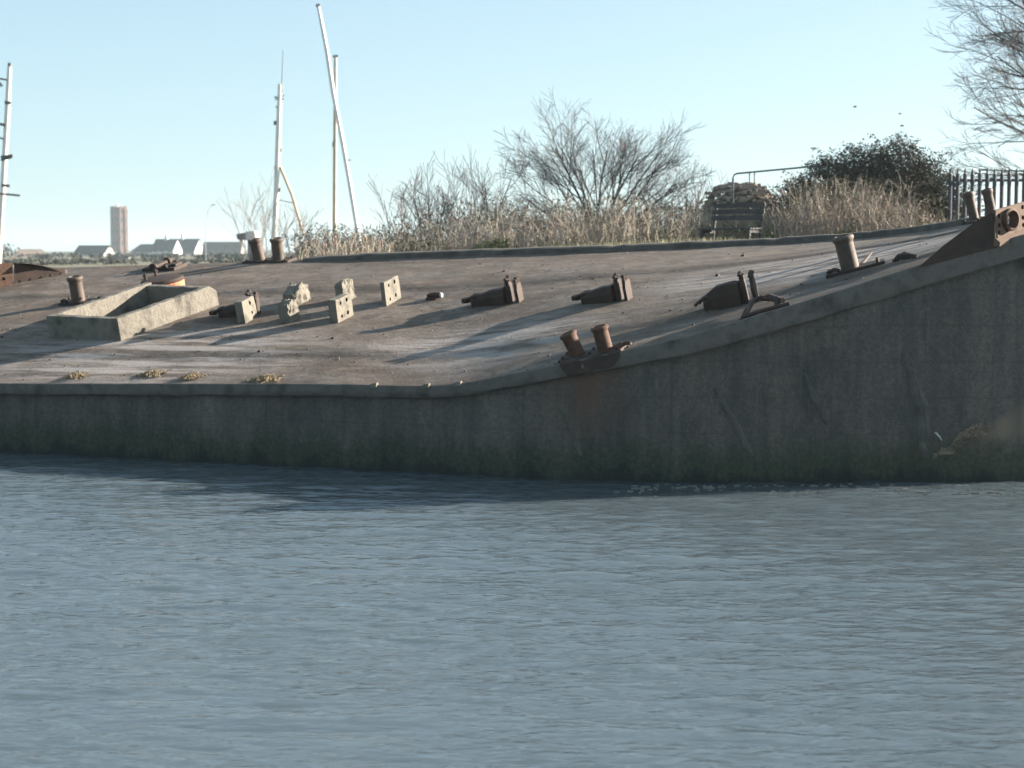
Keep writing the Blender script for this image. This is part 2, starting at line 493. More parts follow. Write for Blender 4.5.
# ------------------------------------------------------------------ barge surfaces
near_px = [(-330, 381, 24.6), (-150, 382, 23.15), (0, 383, 22.27), (200, 383.2, 21.2), (330, 383.6, 20.57), (440, 384.5, 20.04), (523, 371, 19.68), (600, 355, 19.45),
           (677, 338.5, 19.33), (760, 314, 19.3), (840, 290, 19.33), (915, 266, 19.30), (1000, 241, 19.32), (1060, 224, 19.45), (1110, 212, 19.9)]
far_px = [(-220, 278, 33.2), (-60, 271, 31.2), (65, 267.5, 29.83), (183, 264, 29.0), (330, 259, 28.0), (460, 254.5, 27.16), (627, 249, 26.16),
          (720, 245.5, 25.64), (800, 241.5, 25.05), (870, 236.5, 24.4), (930, 230, 23.6), (980, 221, 22.8), (1040, 211, 22.0), (1105, 205, 21.5)]
NU = 150
near = smooth_curve([P(*a) for a in near_px], NU + 1)
far = smooth_curve([P(*a) for a in far_px], NU + 1)
VS = [0, 0.02, 0.06, 0.1, 0.14, 0.172, 0.180, 0.22, 0.27, 0.32, 0.37, 0.42, 0.47, 0.52, 0.57, 0.62, 0.655, 0.661, 0.7, 0.75, 0.8, 0.85, 0.9, 0.95, 1.0]
def deck_pt(i, v):
    p = near[i].lerp(far[i], v)
    wdt = (far[i] - near[i]).length
    z = 0.05 * 4 * v * (1 - v) * wdt / 6.6
    z -= 0.020 * (1 - min(max((v - 0.172) / 0.008, 0), 1))      # a cast step along the deck near the edge
    z -= 0.012 * (1 - min(max((v - 0.655) / 0.006, 0), 1))
    q = V((p.x, p.y, p.z + z))
    if 0.0 < v < 1:
        q.z += 0.012 * noise.noise(q * 1.3) + 0.010 * noise.noise(q * 0.5 + V((5, 1, 2)))
    return q
dm = MB()
dv = [deck_pt(i, v) for i in range(NU + 1) for v in VS]
nv = len(VS)
dm.add(dv, [(i * nv + j, (i + 1) * nv + j, (i + 1) * nv + j + 1, i * nv + j + 1) for i in range(NU) for j in range(nv - 1)])
DBVH = BVHTree.FromPolygons([V(x) for x in dm.v], dm.f)

def deck_frame(px, py):
    loc, nor, idx, dist = DBVH.ray_cast(CO, ray(px, py))
    if loc is None:
        loc, nor, idx, dist = DBVH.find_nearest(P(px, py, 22))
    i, j = divmod(idx, nv - 1)
    i0, i1 = max(i - 4, 0), min(i + 5, NU)
    v = (VS[j] + VS[j + 1]) / 2
    e1 = (near[i1].lerp(far[i1], v) - near[i0].lerp(far[i0], v)).normalized()
    e2 = (far[i] - near[i]).normalized()
    n = e1.cross(e2).normalized()
    e2 = n.cross(e1).normalized()
    return Fr(loc, e1, e2, n)

barge_org = V((1.2, 23.0, 0.0))
barge = thing('concrete_barge', barge_org, 'long grey wrecked concrete barge lying tilted in the water, with rusty fittings on its deck', 'barge')
dm.build('deck', M['deck'], barge, smooth=True, fix=False)

# near side, bow, far side and stern as one shell, with the rubbing band as a part of its own
def outward(i, side):
    a, b = (near if side == 0 else far), (far if side == 0 else near)
    i0, i1 = max(i - 2, 0), min(i + 2, NU)
    t = a[i1] - a[i0]
    t.z = 0
    t.normalize()
    o = V((t.y, -t.x, 0))
    ref = a[i] - b[i]
    if o.dot(ref) < 0:
        o = -o
    return o
def band_h(i):
    px = 512 + near[i].x / near[i].y * FPX
    return interp(px, [400, 470, 613, 760, 900, 1100], [0.145, 0.15, 0.175, 0.235, 0.25, 0.25])
ZB = -1.2
ROWS = 30
hm = MB()
rows = []
for i in range(NU + 1):
    o = outward(i, 0)
    e = near[i]
    bh = band_h(i)
    top = e.z - bh
    lst = []
    px = 512 + e.x / e.y * FPX
    for r in range(ROWS + 1):
        f = r / ROWS
        z = top + 0.04 + (ZB - top) * f ** 0.95
        p = V((e.x, e.y, z)) + o * (-0.055 + 0.05 * min(1, f * 2))
        # shallow shutter-board panels, dents and worn patches in the cast face
        u = px / 62.0
        p += o * (0.016 * noise.noise(V((e.x * 0.9, z * 1.2, 3.1))) + 0.012 * noise.noise(V((e.x * 3.1, z * 2.4, 8.0))))
        p += o * (-0.014 * max(0, 1 - abs((e.x / 0.72) % 1 - 0.5) * 18))
        dd = (px - (735 + (z - 1.1) * -34)) / 26
        p += o * (-0.05 * math.exp(-dd * dd) * interp(z, [0.1, 0.5, 1.3, 1.6], [0, 1, 1, 0]))
        dd = (px - (800 + (z - 1.1) * -40)) / 13
        p += o * (-0.06 * math.exp(-dd * dd) * interp(z, [0.1, 0.5, 1.6, 1.9], [0, 1, 1, 0]))
        dd = (px - 880) / 40
        p += o * (0.05 * math.exp(-dd * dd) * interp(z, [0.0, 0.4, 1.9, 2.2], [0, 1, 1, 0]))
        dd = (px - 588) / 14
        p += o * (-0.035 * math.exp(-dd * dd) * interp(z, [0.1, 0.4, 0.8, 1.0], [0, 1, 1, 0]))
        lst.append(p)
    rows.append(lst)
nr = ROWS + 1
hm.add([p for l in rows for p in l], [(i * nr + j, i * nr + j + 1, (i + 1) * nr + j + 1, (i + 1) * nr + j) for i in range(NU) for j in range(ROWS)])
HB = BVHTree.FromPolygons([V(x) for x in hm.v], hm.f)
fl = []
for i in range(0, NU + 1, 5):
    o = outward(i, 1)
    fl.append([far[i] + V((0, 0, -0.006)), far[i] + o * 0.03 + V((0, 0, -0.15)), far[i] + o * -0.02 + V((0, 0, -0.17)), V((far[i].x, far[i].y, 0)) + o * 0.02, V((far[i].x, far[i].y, ZB))])
hm.add([p for l in fl for p in l], [(i * 5 + j, i * 5 + j + 1, (i + 1) * 5 + j + 1, (i + 1) * 5 + j) for i in range(len(fl) - 1) for j in range(4)])
for i in (0, NU):     # stern and bow ends
    a, b = near[i], far[i]
    k = 8
    out = (near[i] - near[i - 1 if i else 1]).normalized()
    out.z = 0
    bul = 0.9 if i else 0.0
    g = []
    for q in range(k + 1):
        t = q / k
        p = a.lerp(b, t) + out * bul * 4 * t * (1 - t) * 0.6
        for zf in (0, 0.3, 0.6, 1.0):
            z = p.z + (ZB - p.z) * zf
            g.append(V((p.x, p.y, z)) - out * bul * 0.25 * zf)
    hm.add(g, [(q * 4 + j, q * 4 + j + 1, (q + 1) * 4 + j + 1, (q + 1) * 4 + j) for q in range(k) for j in range(3)])
    if i:             # the rounded bow deck in front of the last station
        top = [g[q * 4] for q in range(k + 1)]
        hm.add(top, [tuple(range(k + 1))])
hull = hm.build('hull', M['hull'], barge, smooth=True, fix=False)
tag(hull, 'dark grey concrete side with green weed near the water')

bm_ = MB()
brings = []
for i in range(NU + 1):
    o = outward(i, 0)
    e = near[i]
    bh = band_h(i)
    jt = 0.005 * noise.noise(V((e.x * 2.3, 0, 1.7)))
    lo = 0.007 * noise.noise(V((e.x * 2.9, 4, 1.7)))
    chip = 0.02 * max(0, noise.noise(V((e.x * 5.0, 9, 3.0)) ) - 0.25)
    ins = (far[i] - e).normalized()
    prof = [(-0.07, -0.04), (-0.03, -0.004), (0.0 + jt, -0.004 - chip), (0.012 + jt, -0.014 - chip), (0.022 + jt, -0.5 * bh), (0.018 + jt, -bh + 0.015 + lo), (0.004, -bh + lo), (-0.08, -bh - 0.005)]
    brings.append([e + o * a + V((0, 0, c)) for a, c in prof])
bm_.loft(brings, True)
band = bm_.build('rubbing_band', M['band'], barge, smooth=True)

def on_hull(px, py):
    loc, nor, idx, d = HB.ray_cast(CO, ray(px, py))
    if loc is None:
        loc, nor, idx, d = HB.find_nearest(P(px, py, 19.5))
    if nor.y > 0:
        nor = -nor
    return loc, nor

# kerb along the far edge, broken into cast lengths
ki = [i for i in range(NU + 1)]
far_s = [far[i].x / far[i].y * FPX + 512 for i in range(NU + 1)]
kb = MB()
seg = []
for i in range(NU + 1):
    if 296 < far_s[i] < 1000:
        ins = (near[i] - far[i]).normalized()
        gap = 0.012 * noise.noise(V((i * 0.35, 2, 7)))
        hh = (0.070 + gap * 1.5) * interp(far_s[i], [296, 330, 380, 960, 1000], [0.3, 0.8, 1, 1, 0.4])
        if noise.noise(V((i * 0.8, 9, 1))) > 0.38:
            hh *= 0.75
        q = far[i]
        seg.append([q + ins * 0.20 + V((0, 0, -0.03)), q + ins * 0.17 + V((0, 0, hh)), q + ins * 0.13 + V((0, 0, hh + 0.012)), q + ins * 0.02 + V((0, 0, hh + 0.008)), q - ins * 0.02 + V((0, 0, hh - 0.02)), q - ins * 0.02 + V((0, 0, -0.1))])
kb.loft(seg, True)
kb.build('kerb', M['kerb'], barge, smooth=False)

# ------------------------------------------------------------------ deck fittings (parts of the barge)
def height(px_len, fr):
    return px_len * fr.o.y / FPX

def bollard_post(mb, fr, r, h):
    mb.lathe(fr, [(r * 1.02, -0.03), (r * 1.02, 0.02), (r * 0.97, 0.05), (r * 0.96, h * 0.78), (r * 1.0, h * 0.84), (r * 1.14, h * 0.89), (r * 1.16, h * 0.95), (r * 1.06, h * 0.99), (r * 0.8, h * 1.01), (r * 0.72, h * 0.97)], 22)

def scale_of(fr, dpx):
    return dpx * fr.o.y / FPX

# single bollard toward the bow with a flat base and scrap around it
def single_bollard(px, py, hpx, wpx, mat, lab, lean=0.0):
    fr = deck_frame(px, py)
    r, h = scale_of(fr, wpx) / 2, scale_of(fr, hpx)
    b = MB()
    b.box(fr, -r * 2.6, r * 3.6, -r * 1.3, r * 1.3, -0.01, 0.035)
    for sx in (-2.2, 2.9):
        for sy in (-0.9, 0.9):
            b.lathe(fr.at(sx * r, sy * r, 0.03), [(0.022, 0), (0.022, 0.03), (0.012, 0.04)], 6)
    b.tube([fr(-r * 2.4, -r * 0.7, 0.05), fr(-r * 1.6, -r * 1.1, 0.075), fr(-r * 1.1, -r * 1.2, 0.05)], 0.025, 6)
    base = b.build('bollard_base', M['rust_dark'], barge, bevel=0.006)
    p = MB()
    bollard_post(p, fr.tilt(lean), r, h)
    p.build('bollard_post', mat, base, smooth=True)
    tag(base, lab)
    return fr
single_bollard(851, 271, 36, 19, M['post'], 'rusty single mooring post near the bow end')
single_bollard(79, 303, 27, 14, M['post'], 'grey mooring post behind the hatch coaming')

def twin_bollard(pts, hpx, wpx, mat, lab, leans=(0, 0), plate=0.12, over=0.0):
    frs = [deck_frame(*q) for q in pts]
    fr = frs[0]
    d = frs[1].o - fr.o
    L_ = d.length
    f0 = Fr(fr.o, d, fr.n.cross(d.normalized()), d.normalized().cross(fr.n.cross(d.normalized())))
    b = MB()
    r = scale_of(fr, wpx) / 2
    b.box(f0, -plate - r, L_ + plate + r, -r * 1.5 - over, r * 1.5, -0.02, 0.03)
    for a in (-plate * 0.7 - r * .8, L_ / 2, L_ + plate * 0.7 + r * .8):
        for c in (-r * 1.1, r * 1.1):
            b.lathe(f0.at(a, c, 0.028), [(0.02, 0), (0.02, 0.025), (0.01, 0.032)], 6)
    base = b.build('twin_bollard_base', M['rust_dark'], barge, bevel=0.005)
    tag(base, lab)
    for k in range(2):
        p = MB()
        bollard_post(p, Fr(frs[k].o, f0.e1, f0.e2, f0.n).tilt(leans[k]), r, scale_of(fr, hpx))
        p.build('bollard_post', mat, base, smooth=True)
    return f0, L_, r, base
f0, L_, r_, tb = twin_bollard([(579, 357), (606, 352)], 27, 16, M['rust'], 'pair of rusty mooring posts leaning over the near edge', (R(-12), R(-1)))
# the saddle plate that carries the pair and folds down over the rubbing band
b = MB()
for a0, a1, dz in ((-0.22, L_ + 0.16, 0.0),):
    vs = []
    for k in range(9):
        a = a0 + (a1 - a0) * k / 8
        top = f0(a, -0.02, 0.012)
        edge = near[min(range(NU + 1), key=lambda i: (V((near[i].x, 0, 0)) - V((top.x, 0, 0))).length)]
        ol = V((-0.05, -1, 0)).normalized()
        e = V((top.x, edge.y, edge.z))
        drop = 0.15 * interp(k, [0, 1, 7, 8], [0.35, 1, 1, 0.5])
        vs.append([top, e + V((0, 0, 0.014)) - ol * .03, e + ol * 0.028 + V((0, 0, -0.01)), e + ol * 0.036 + V((0, 0, -drop)), e + ol * 0.02 + V((0, 0, -drop - 0.004)), e + V((0, .02, -0.03)), top + V((0, 0, -0.05))])
    b.loft(vs, True)
b.build('saddle_plate', M['rust_dark'], tb, smooth=False)
b = MB()
fr = deck_frame(620, 349)
b.tube([fr(-0.07, -0.03, 0.02), fr(0.0, -0.05, 0.045), fr(0.09, -0.04, 0.06), fr(0.14, -0.06, 0.05)], [0.03, 0.03, 0.022, 0.018], 7)
b.tube([fr(-0.02, -0.12, 0.02), fr(0.06, -0.03, 0.05)], 0.02, 6)
b.build('mooring_hook', M['rust'], tb, smooth=True)
twin_bollard([(260, 261.5), (279, 261)], 23, 12, M['post'], 'pair of grey mooring posts at the far edge left of the scrub', (R(-6), R(2)), plate=0.15)
twin_bollard([(975, 222.5), (993, 220)], 31, 10, M['post'], 'pair of slim mooring posts behind the rusty bow plate', (R(2), R(4)), plate=0.1)

# hatch coaming
A, B_, D_ = deck_frame(121, 341).o, deck_frame(219, 305).o, deck_frame(47, 338).o
fr = deck_frame(121, 341)
e2 = (B_ - A)
la = e2.length
e1 = (D_ - A)
e1 = (e1 - e2.normalized() * e1.dot(e2.normalized())).normalized() * e1.length
cf = Fr(A, e1, e2, e2.cross(e1) if e2.cross(e1).z > 0 else e1.cross(e2))
lb = 0.9 * 1.0 if False else (D_ - A).length
HC = 23 * A.y / FPX
TH = 0.11
print('coaming', la, lb, HC)
c = MB()
def slab_wall(mb, fr, a0, a1, b0, b1, c0, c1f, n=16, seed=0):
    """a cast wall whose long axis is b (n steps), ragged on top"""
    rings = []
    for k in range(n + 1):
        t = k / n
        bb = b0 + (b1 - b0) * t
        top = c1f(t) + 0.014 * noise.noise(V((t * 9, seed, 1))) - 0.05 * max(0, noise.noise(V((t * 7, seed, 11))) - 0.28)
        w = 0.010 * noise.noise(V((t * 8, seed, 4)))
        rings.append([fr(a0 + w, bb, c0), fr(a1 + w, bb, c0), fr(a1 + w, bb, top), fr(a0 + w, bb, top)])
    mb.loft(rings, True)
# long sunlit wall (right), far end torn off
slab_wall(c, cf, 0, TH, 0, la, -0.05, lambda t: HC * (1 - 0.0 * t) * (1.0 if t < 0.93 else 1 - (t - 0.93) * 4.5), 44, 1)
slab_wall(c, cf, lb - TH, lb, 0, la, -0.05, lambda t: HC * 0.98, 44, 2)
sw = Fr(cf.o, cf.e2, cf.e1, cf.n)
slab_wall(c, sw, 0.004, TH - .004, TH + 0.002, lb - TH - 0.002, -0.05, lambda t: HC * 0.985, 8, 3)
slab_wall(c, sw, la - TH - .004, la - .006, TH + 0.002, lb - TH - 0.002, -0.05, lambda t: HC * 0.9, 8, 4)
coam = c.build('hatch_coaming', M['coaming'], barge, bevel=0.008)
tag(coam, 'pale rectangular concrete hatch coaming, open on top and chipped at one corner')

# cast concrete end plates: holed tablets and broken stumps
def tablet(px, py, wpx, hpx, th, holes, turn=0.0, lab=None, lean=0.0):
    fr = deck_frame(px, py).turn(turn).tilt(lean)
    w, h = wpx * fr.o.y / FPX / 0.53, hpx * fr.o.y / FPX
    mb = MB()
    hl = [circle(x * w, y * h, 0.024 + 0.006 * (i % 2), 10) for i, (x, y) in enumerate(holes)]
    out = [(-w / 2, -0.04), (w / 2, -0.04), (w / 2 + .006, h * 0.5), (w / 2 - .012, h * 0.97), (w * .3, h * 1.0), (-w * .2, h * .985), (-w / 2 + .008, h * 1.0), (-w / 2, h * .4)]
    mb.holed(fr, out, hl, th / 2, -th / 2, (), 0, 1, 0.05)
    o = mb.build('end_plate', [M['block'], M['rust_dark']], barge, bevel=0.006)
    tag(o, lab)
    return o
four = [(-0.22, 0.2), (0.18, 0.24), (-0.2, 0.78), (0.2, 0.8)]
tablet(392, 302, 18, 24, 0.06, four, 0, 'upright pale tablet with four bolt holes, standing alone')
tablet(342, 319, 16, 23, 0.12, four, R(-4), 'thick pale tablet with four bolt holes near the middle')
tablet(248, 320, 15, 22, 0.11, [(0.15, 0.3), (0.12, 0.75)], R(4), 'pale tablet with two bolt holes beside the coaming', R(-3))

def stump(px, py, wpx, hpx, tpx, seed, lab, slope=0.5):
    fr = deck_frame(px, py)
    k = fr.o.y / FPX
    w, h, th = wpx * k / 0.53, hpx * k, tpx * k / 0.86
    n1, n2, n3 = 5, 8, 9
    mb = MB()
    rr = random.Random(seed)
    rings = []
    for c_ in range(n3 + 1):
        t = c_ / n3
        ring = []
        pts = [(-.5 + i / n1, -.5) for i in range(n1)] + [(.5, -.5 + i / n2) for i in range(n2)] + [(.5 - i / n1, .5) for i in range(n1)] + [(-.5, .5 - i / n2) for i in range(n2)]
        for a, b in pts:
            top = h * (1 - slope * abs(b - 0.1) - 0.25 * abs(noise.noise(V((a * 3 + seed, b * 5, 2)))))
            q = fr(a * th, b * w, -0.04 + (top + 0.04) * t)
            nz = noise.noise_vector(q * 9 + V((seed, 0, 0))) * 0.016 * t
            if a > 0.4:
                nz += fr.e1 * (-0.02 * t + 0.035 * noise.noise(q * 16))
            ring.append(q + nz)
        rings.append(ring)
    cap = sum(rings[-1], V((0, 0, 0))) / len(rings[-1])
    rings.append([cap + (q - cap) * 0.55 + fr.n * (0.015 + 0.015 * noise.noise(q * 12)) for q in rings[-1]])
    rings.append([cap + (q - cap) * 0.2 + fr.n * (0.018) for q in rings[-1]])
    mb.loft(rings, True)
    return tag(mb.build('broken_stump', M['block'], barge), lab)
stump(290, 320, 10, 22, 11, 3, 'low broken concrete stump in the nearer row', 0.3)
stump(298, 303, 16, 23, 12, 5, 'ragged broken concrete stump in the farther row', 0.7)
stump(346, 300, 12, 21, 9, 8, 'square-topped broken stump behind the thick tablet', 0.15)

# rusty bolts on the plate beside the coaming, scrap box behind it
def bolts(mb, pts, r=0.018, h=0.09):
    for fr in pts:
        mb.lathe(fr, [(r, -0.01), (r * .9, h * .6), (r * 1.5, h * .62), (r * 1.5, h * .85), (r * .8, h * .86), (r * .7, h)], 7)

def fairlead(px0, py0, px1, py1, hpx, seed, curved, lab):
    """rusty roller housing: long low box, end cheeks with stud bolts at the bow end"""
    a = deck_frame(px0, py0)
    b = deck_frame(px1, py1)
    d = b.o - a.o
    Ln = d.length
    e1 = d.normalized()
    fr = Fr(a.o, e1, a.n.cross(e1), e1.cross(a.n.cross(e1)))
    k = a.o.y / FPX
    h = hpx * k
    wd = 0.27
    mb = MB()
    rings = []
    n = 10
    for i in range(n + 1):
        t = i / n
        sag = (math.sin(t * math.pi * 0.9) * 0.10 * h if curved else 0)
        hb = h * ((0.50 + 0.32 * t) + (0.30 * math.sin(math.pi * min(1, t * 1.0)) * 0.6 if curved else 0.06 * noise.noise(V((t * 5, seed, 0)))))
        ll = -0.02 * noise.noise(V((t * 4, seed, 9)))
        in_ = 0.05 * (1 - t)
        rings.append([fr(t * Ln * 0.74, 0 + in_, -0.03), fr(t * Ln * 0.74, wd - in_, -0.03), fr(t * Ln * 0.74, wd - in_, hb * .96), fr(t * Ln * 0.74, wd * .5, hb * 1.03 + ll), fr(t * Ln * 0.74, 0.02 + in_, hb), fr(t * Ln * 0.74, in_ * .8, hb * .55)])
    mb.loft(rings, True)
    body = mb.build('roller_housing', M['rust_dark'], barge, bevel=0.006)
    tag(body, lab)
    # lid planking on top / torn strap at the low end
    s = MB()
    for q in range(3):
        tt = 0.08 + 0.0 * q
        s.tube([fr(-0.10 + q * .04, wd * (.2 + .3 * q), h * .28), fr(-0.02, wd * (.2 + .3 * q), h * .44), fr(Ln * .12, wd * (.2 + .3 * q), h * .5)], 0.018, 6)
    if not curved:
        s.box(fr, -0.13, -0.03, 0.06, 0.16, h * .2, h * .42)
    s.build('torn_strap', M['rust_dark'], body)
    for j, (a0, col) in enumerate(((0.76, M['rust_dark']), (0.95, M['rust_dark']))):
        cb = MB()
        a_ = a0 * Ln
        hh = h * ((0.92 if j == 0 else 0.84) if curved else (1.04 if j == 0 else 0.98))
        out = [(0.06, -0.03), (wd * .8, -0.03), (wd * .82, hh * .5), (wd * .80, hh * .66), (wd * .78, hh * .9), (wd * .62, hh), (wd * .26, hh * .95), (wd * .18, hh * .7), (0.045, hh * .62)]
        hl = [circle(wd * .5, hh * .45, 0.05, 12)]
        cb.holed(fr, out, [], a_ + 0.045, a_ + 0.005, (), 0, 0)
        ck = cb.build('cheek', col, body, bevel=0.004)
        st = MB()
        bolts(st, [fr.at(a_ + .025, wd * q, hh - 0.01) for q in (0.15, 0.5, 0.83)], 0.016, 0.085)
        st.build('stud_bolts', M['rust_dark'], ck) if False else None
        for q in (0.3, 0.48, 0.66):
            sb = MB()
            bolts(sb, [fr.at(a_ + .025, wd * q, hh - 0.012)], 0.022, 0.06 + 0.05 * rnd.random())
            sb.build('stud_bolt', M['rust_dark'], body)
    return fr, Ln, h
fairlead(470, 308, 517, 304, 20, 1, False, 'rusty roller housing with studded end cheeks, left one of the middle three')
fairlead(580, 305.5, 625, 302, 21, 4, False, 'rusty roller housing with studded end cheeks, in front of the scrub')
fr3, L3, h3 = fairlead(704, 312.5, 755, 303, 27, 6, True, 'large rusty roller housing with an arched lid')
fairlead(218, 319, 256, 316, 17, 9, False, 'dark housing half hidden behind the two-hole tablet')

# bent iron chock and scrap by the near edge
b = MB()
fr = deck_frame(745, 316)
def through(pts):
    return [deck_frame(px, py)(0, 0, hh) for px, py, hh in pts]
b.tube(through([(744, 318, 0.0), (748, 315, 0.05), (755, 308.5, 0.085), (764, 306, 0.10), (769, 305, 0.06)]), [0.035, 0.034, 0.028, 0.026, 0.02], 8)
b.tube(through([(742, 319, 0.01), (760, 313, 0.012), (790, 305.5, 0.012)]), 0.03, 6)
b.tube(through([(762, 303.5, 0.05), (772, 304, 0.075), (784, 305, 0.05)]), [0.02, 0.045, 0.03], 8)
b.tube(through([(778, 306, 0.0), (779, 305, 0.08)]), 0.04, 8)
tag(b.build('mooring_chock', M['rust_dark'], barge, smooth=True), 'bent dark iron chock on the near edge')
b = MB()
b.tube(through([(893, 262, 0.0), (900, 260, 0.04), (908, 258.5, 0.03), (918, 257.5, 0.01)]), [0.02, 0.035, 0.04, 0.02], 7)
b.tube(through([(897, 258, 0.01), (906, 257.5, 0.05), (914, 258, 0.0)]), 0.022, 6)
tag(b.build('iron_scrap', M['rust_dark'], barge, smooth=True), 'dark twist of scrap iron below the bow plate')
b = MB()
b.tube(through([(860, 266, 0.0), (868, 262, 0.05), (873, 258, 0.07)]), [0.025, 0.02, 0.012], 6)
b.tube(through([(856, 267.5, 0.01), (876, 263, 0.01)]), 0.022, 6)
b.build('iron_scrap', M['rust_dark'], barge, smooth=True)
# small fitting with a bright end
b = MB()
fr = deck_frame(437, 299)
b.lathe(Fr(fr(0.02, 0, 0.05), fr.n, fr.e2, fr.e1), [(0.015, -0.16), (0.035, -0.12), (0.045, -0.02), (0.035, 0.045)], 10)
b.box(fr, -0.14, 0.0, -0.06, 0.06, -0.02, 0.03)
o = b.build('eye_fitting', M['rust_dark'], barge, smooth=True)
tag(o, 'small low fitting with a bright pale end')
b = MB()
b.lathe(Fr(fr(0.05, 0, 0.05), fr.n, fr.e2, fr.e1), [(0.03, 0.0), (0.038, 0.015), (0.03, 0.035), (0.01, 0.04)], 12)
b.build('pale_cap', M['white_spot'], o, smooth=True)
# low drum with an orange side
fr = deck_frame(164, 290)
k = fr.o.y / FPX
b = MB()
b.lathe(fr, [(20 * k, -0.02), (21 * k, 0.05), (21 * k, 0.13), (22 * k, 0.15), (20 * k, 0.185), (8 * k, 0.20)], 26)
o = b.build('hatch_drum', M['rust_dark'], barge, smooth=True)
tag(o, 'low round rusty drum with a bright orange patch on its sunlit side')
b = MB()
rings = []
for j in range(9):
    an = -1.75 + 2.1 * j / 8
    hh = 0.135 - 0.02 * noise.noise(V((j, 1, 1)))
    rings.append([fr(rr * math.cos(an), rr * math.sin(an), c_) for rr, c_ in ((20 * k, 0.02), (21.6 * k, 0.02), (21.9 * k, hh), (20 * k, hh))])
b.loft(rings, True)
b.build('orange_patch', M['orange'], o)
for q in (0.9, 2.2):
    s = MB()
    bolts(s, [fr.at(math.cos(q + 1.6) * 16 * k, math.sin(q + 1.6) * 16 * k, 0.17)], 0.025, 0.12)
    s.build('stud_bolt', M['rust_dark'], o)
# dark low winch on the far left of the deck
fr = deck_frame(167, 268.5)
k = fr.o.y / FPX * 0.8
b = MB()
b.box(fr, -26 * k, 20 * k, -0.2, 0.2, -0.02, 0.05)
b.lathe(Fr(fr(-8 * k, -0.25, 0.07), fr.n, fr.e1, fr.e2), [(0.07, 0), (0.07, 0.06), (0.04, 0.07), (0.04, 0.42), (0.07, 0.43), (0.07, 0.5)], 14)
b.lathe(Fr(fr(6 * k, -0.2, 0.05), fr.n, fr.e1, fr.e2), [(0.05, 0), (0.05, 0.06), (0.03, 0.07), (0.03, 0.32), (0.05, 0.33), (0.05, 0.4)], 14)
b.box(fr, 12 * k, 18 * k, -0.1, 0.1, 0.04, 0.09)
tag(b.build('deck_winch', M['rust_dark'], barge, smooth=True), 'low dark winch on the far left of the deck')

def near_at(px):
    i = min(range(NU + 1), key=lambda q: abs(512 + near[q].x / near[q].y * FPX - px))
    return near[i].copy()
# ---- rusty bow plates
def P3(px, py, Y):
    return P(px, py, Y)
g = MB()
ga, gb = near_at(917) + V((0, -0.03, 0)), near_at(994) + V((0, -0.03, 0))
gd = (gb - ga)
tp = P(991, 213, gb.y)
tp2 = P(995, 214, gb.y - 0.02)
back = V((0.35, 0.93, 0)).normalized() * 0.05
outl = [ga + V((0, 0, -0.03)), gb + V((0, 0, -0.06)), tp2, tp, P(975, 222, (ga.lerp(gb, 0.75)).y), P(944, 245, ga.lerp(gb, 0.36).y)]
n = len(outl)
g.add([p for p in outl] + [p + back for p in outl], [tuple(range(n)), tuple(range(2 * n - 1, n - 1, -1))] + [(i, n + i, n + (i + 1) % n, (i + 1) % n) for i in range(n)])
bow = g.build('bow_gusset', M['rust_dark'], barge)
tag(bow, 'dark rusty triangular plate rising to the bow')
# plate with the round fairlead, turned toward the bow and the sun
d2 = V((0.80, 0.60, 0)).normalized()
z0, z1 = P(994, 247, gb.y).z, tp2.z
fb = Fr(gb + V((-0.055, -0.008, 0)), V((0.60, -0.80, 0.0)), d2, V((0, 0, 1)))
k = gb.y / FPX
wpl = 1.25
sl = 0.20          # the plate rises to the right with the sheer
def q2(b_, c_):
    return (b_, c_ + sl * b_)
hp = z1 - z0 - 0.02
outer = [q2(0, 0.02), q2(wpl, 0.02), q2(wpl, hp), q2(0, hp)]
zc = hp * 0.57
cx = 0.22
ring = [(x, y) for x, y in circle(cx, zc + sl * cx, 0.095, 24)]
small = []
for b_ in (0.06, 0.19, 0.33, 0.47, 0.62, 0.80, 1.0):
    small.append(circle(*q2(b_, 0.085), 0.024, 8))
for b_, c_ in ((0.06, hp * .48), (0.05, hp * .78), (0.45, hp * .85), (0.46, hp * .5), (0.9, hp * .7)):
    small.append(circle(*q2(b_, c_), 0.026, 8))
g = MB()
g.holed(fb, outer, [ring] + small, 0.012, -0.03, (0,), 0, 1, 0.02)
pl = g.build('fairlead_plate', [M['rust_pale'], M['rust_dark']], barge)
tag(pl, 'sunlit rusty plate with bolt holes and a round fairlead ring')
g = MB()
rg = []
for i in range(28):
    an = 2 * math.pi * i / 28
    rg.append([fb(a, cx + rr * math.cos(an), zc + sl * cx + rr * math.sin(an)) for a, rr in ((-0.05, 0.092), (0.055, 0.090), (0.07, 0.10), (0.06, 0.122), (-0.05, 0.122))])
rg.append(rg[0])
g.loft(rg, False)
g.build('fairlead_ring', M['rust'], pl, smooth=True)
g = MB()
vs = []
for b_ in (0.0, 0.3, 0.6, 0.9, wpl):
    zz = sl * b_
    vs.append([fb(-0.02, b_, zz - 0.05), fb(0.07, b_, zz - 0.055), fb(0.075, b_, zz - 0.01), fb(0.02, b_, zz + 0.03), fb(-0.02, b_, zz + .03)])
g.loft(vs, True)
g.build('flange', M['rust_pale'], pl)
g = MB()
fv = fb.at(0.16, 0.36, -0.06)
g.box(fv, -0.02, 0.03, -0.035, 0.035, -0.22, 0.12)
g.build('strap', M['rust_pale'], pl, bevel=0.006)

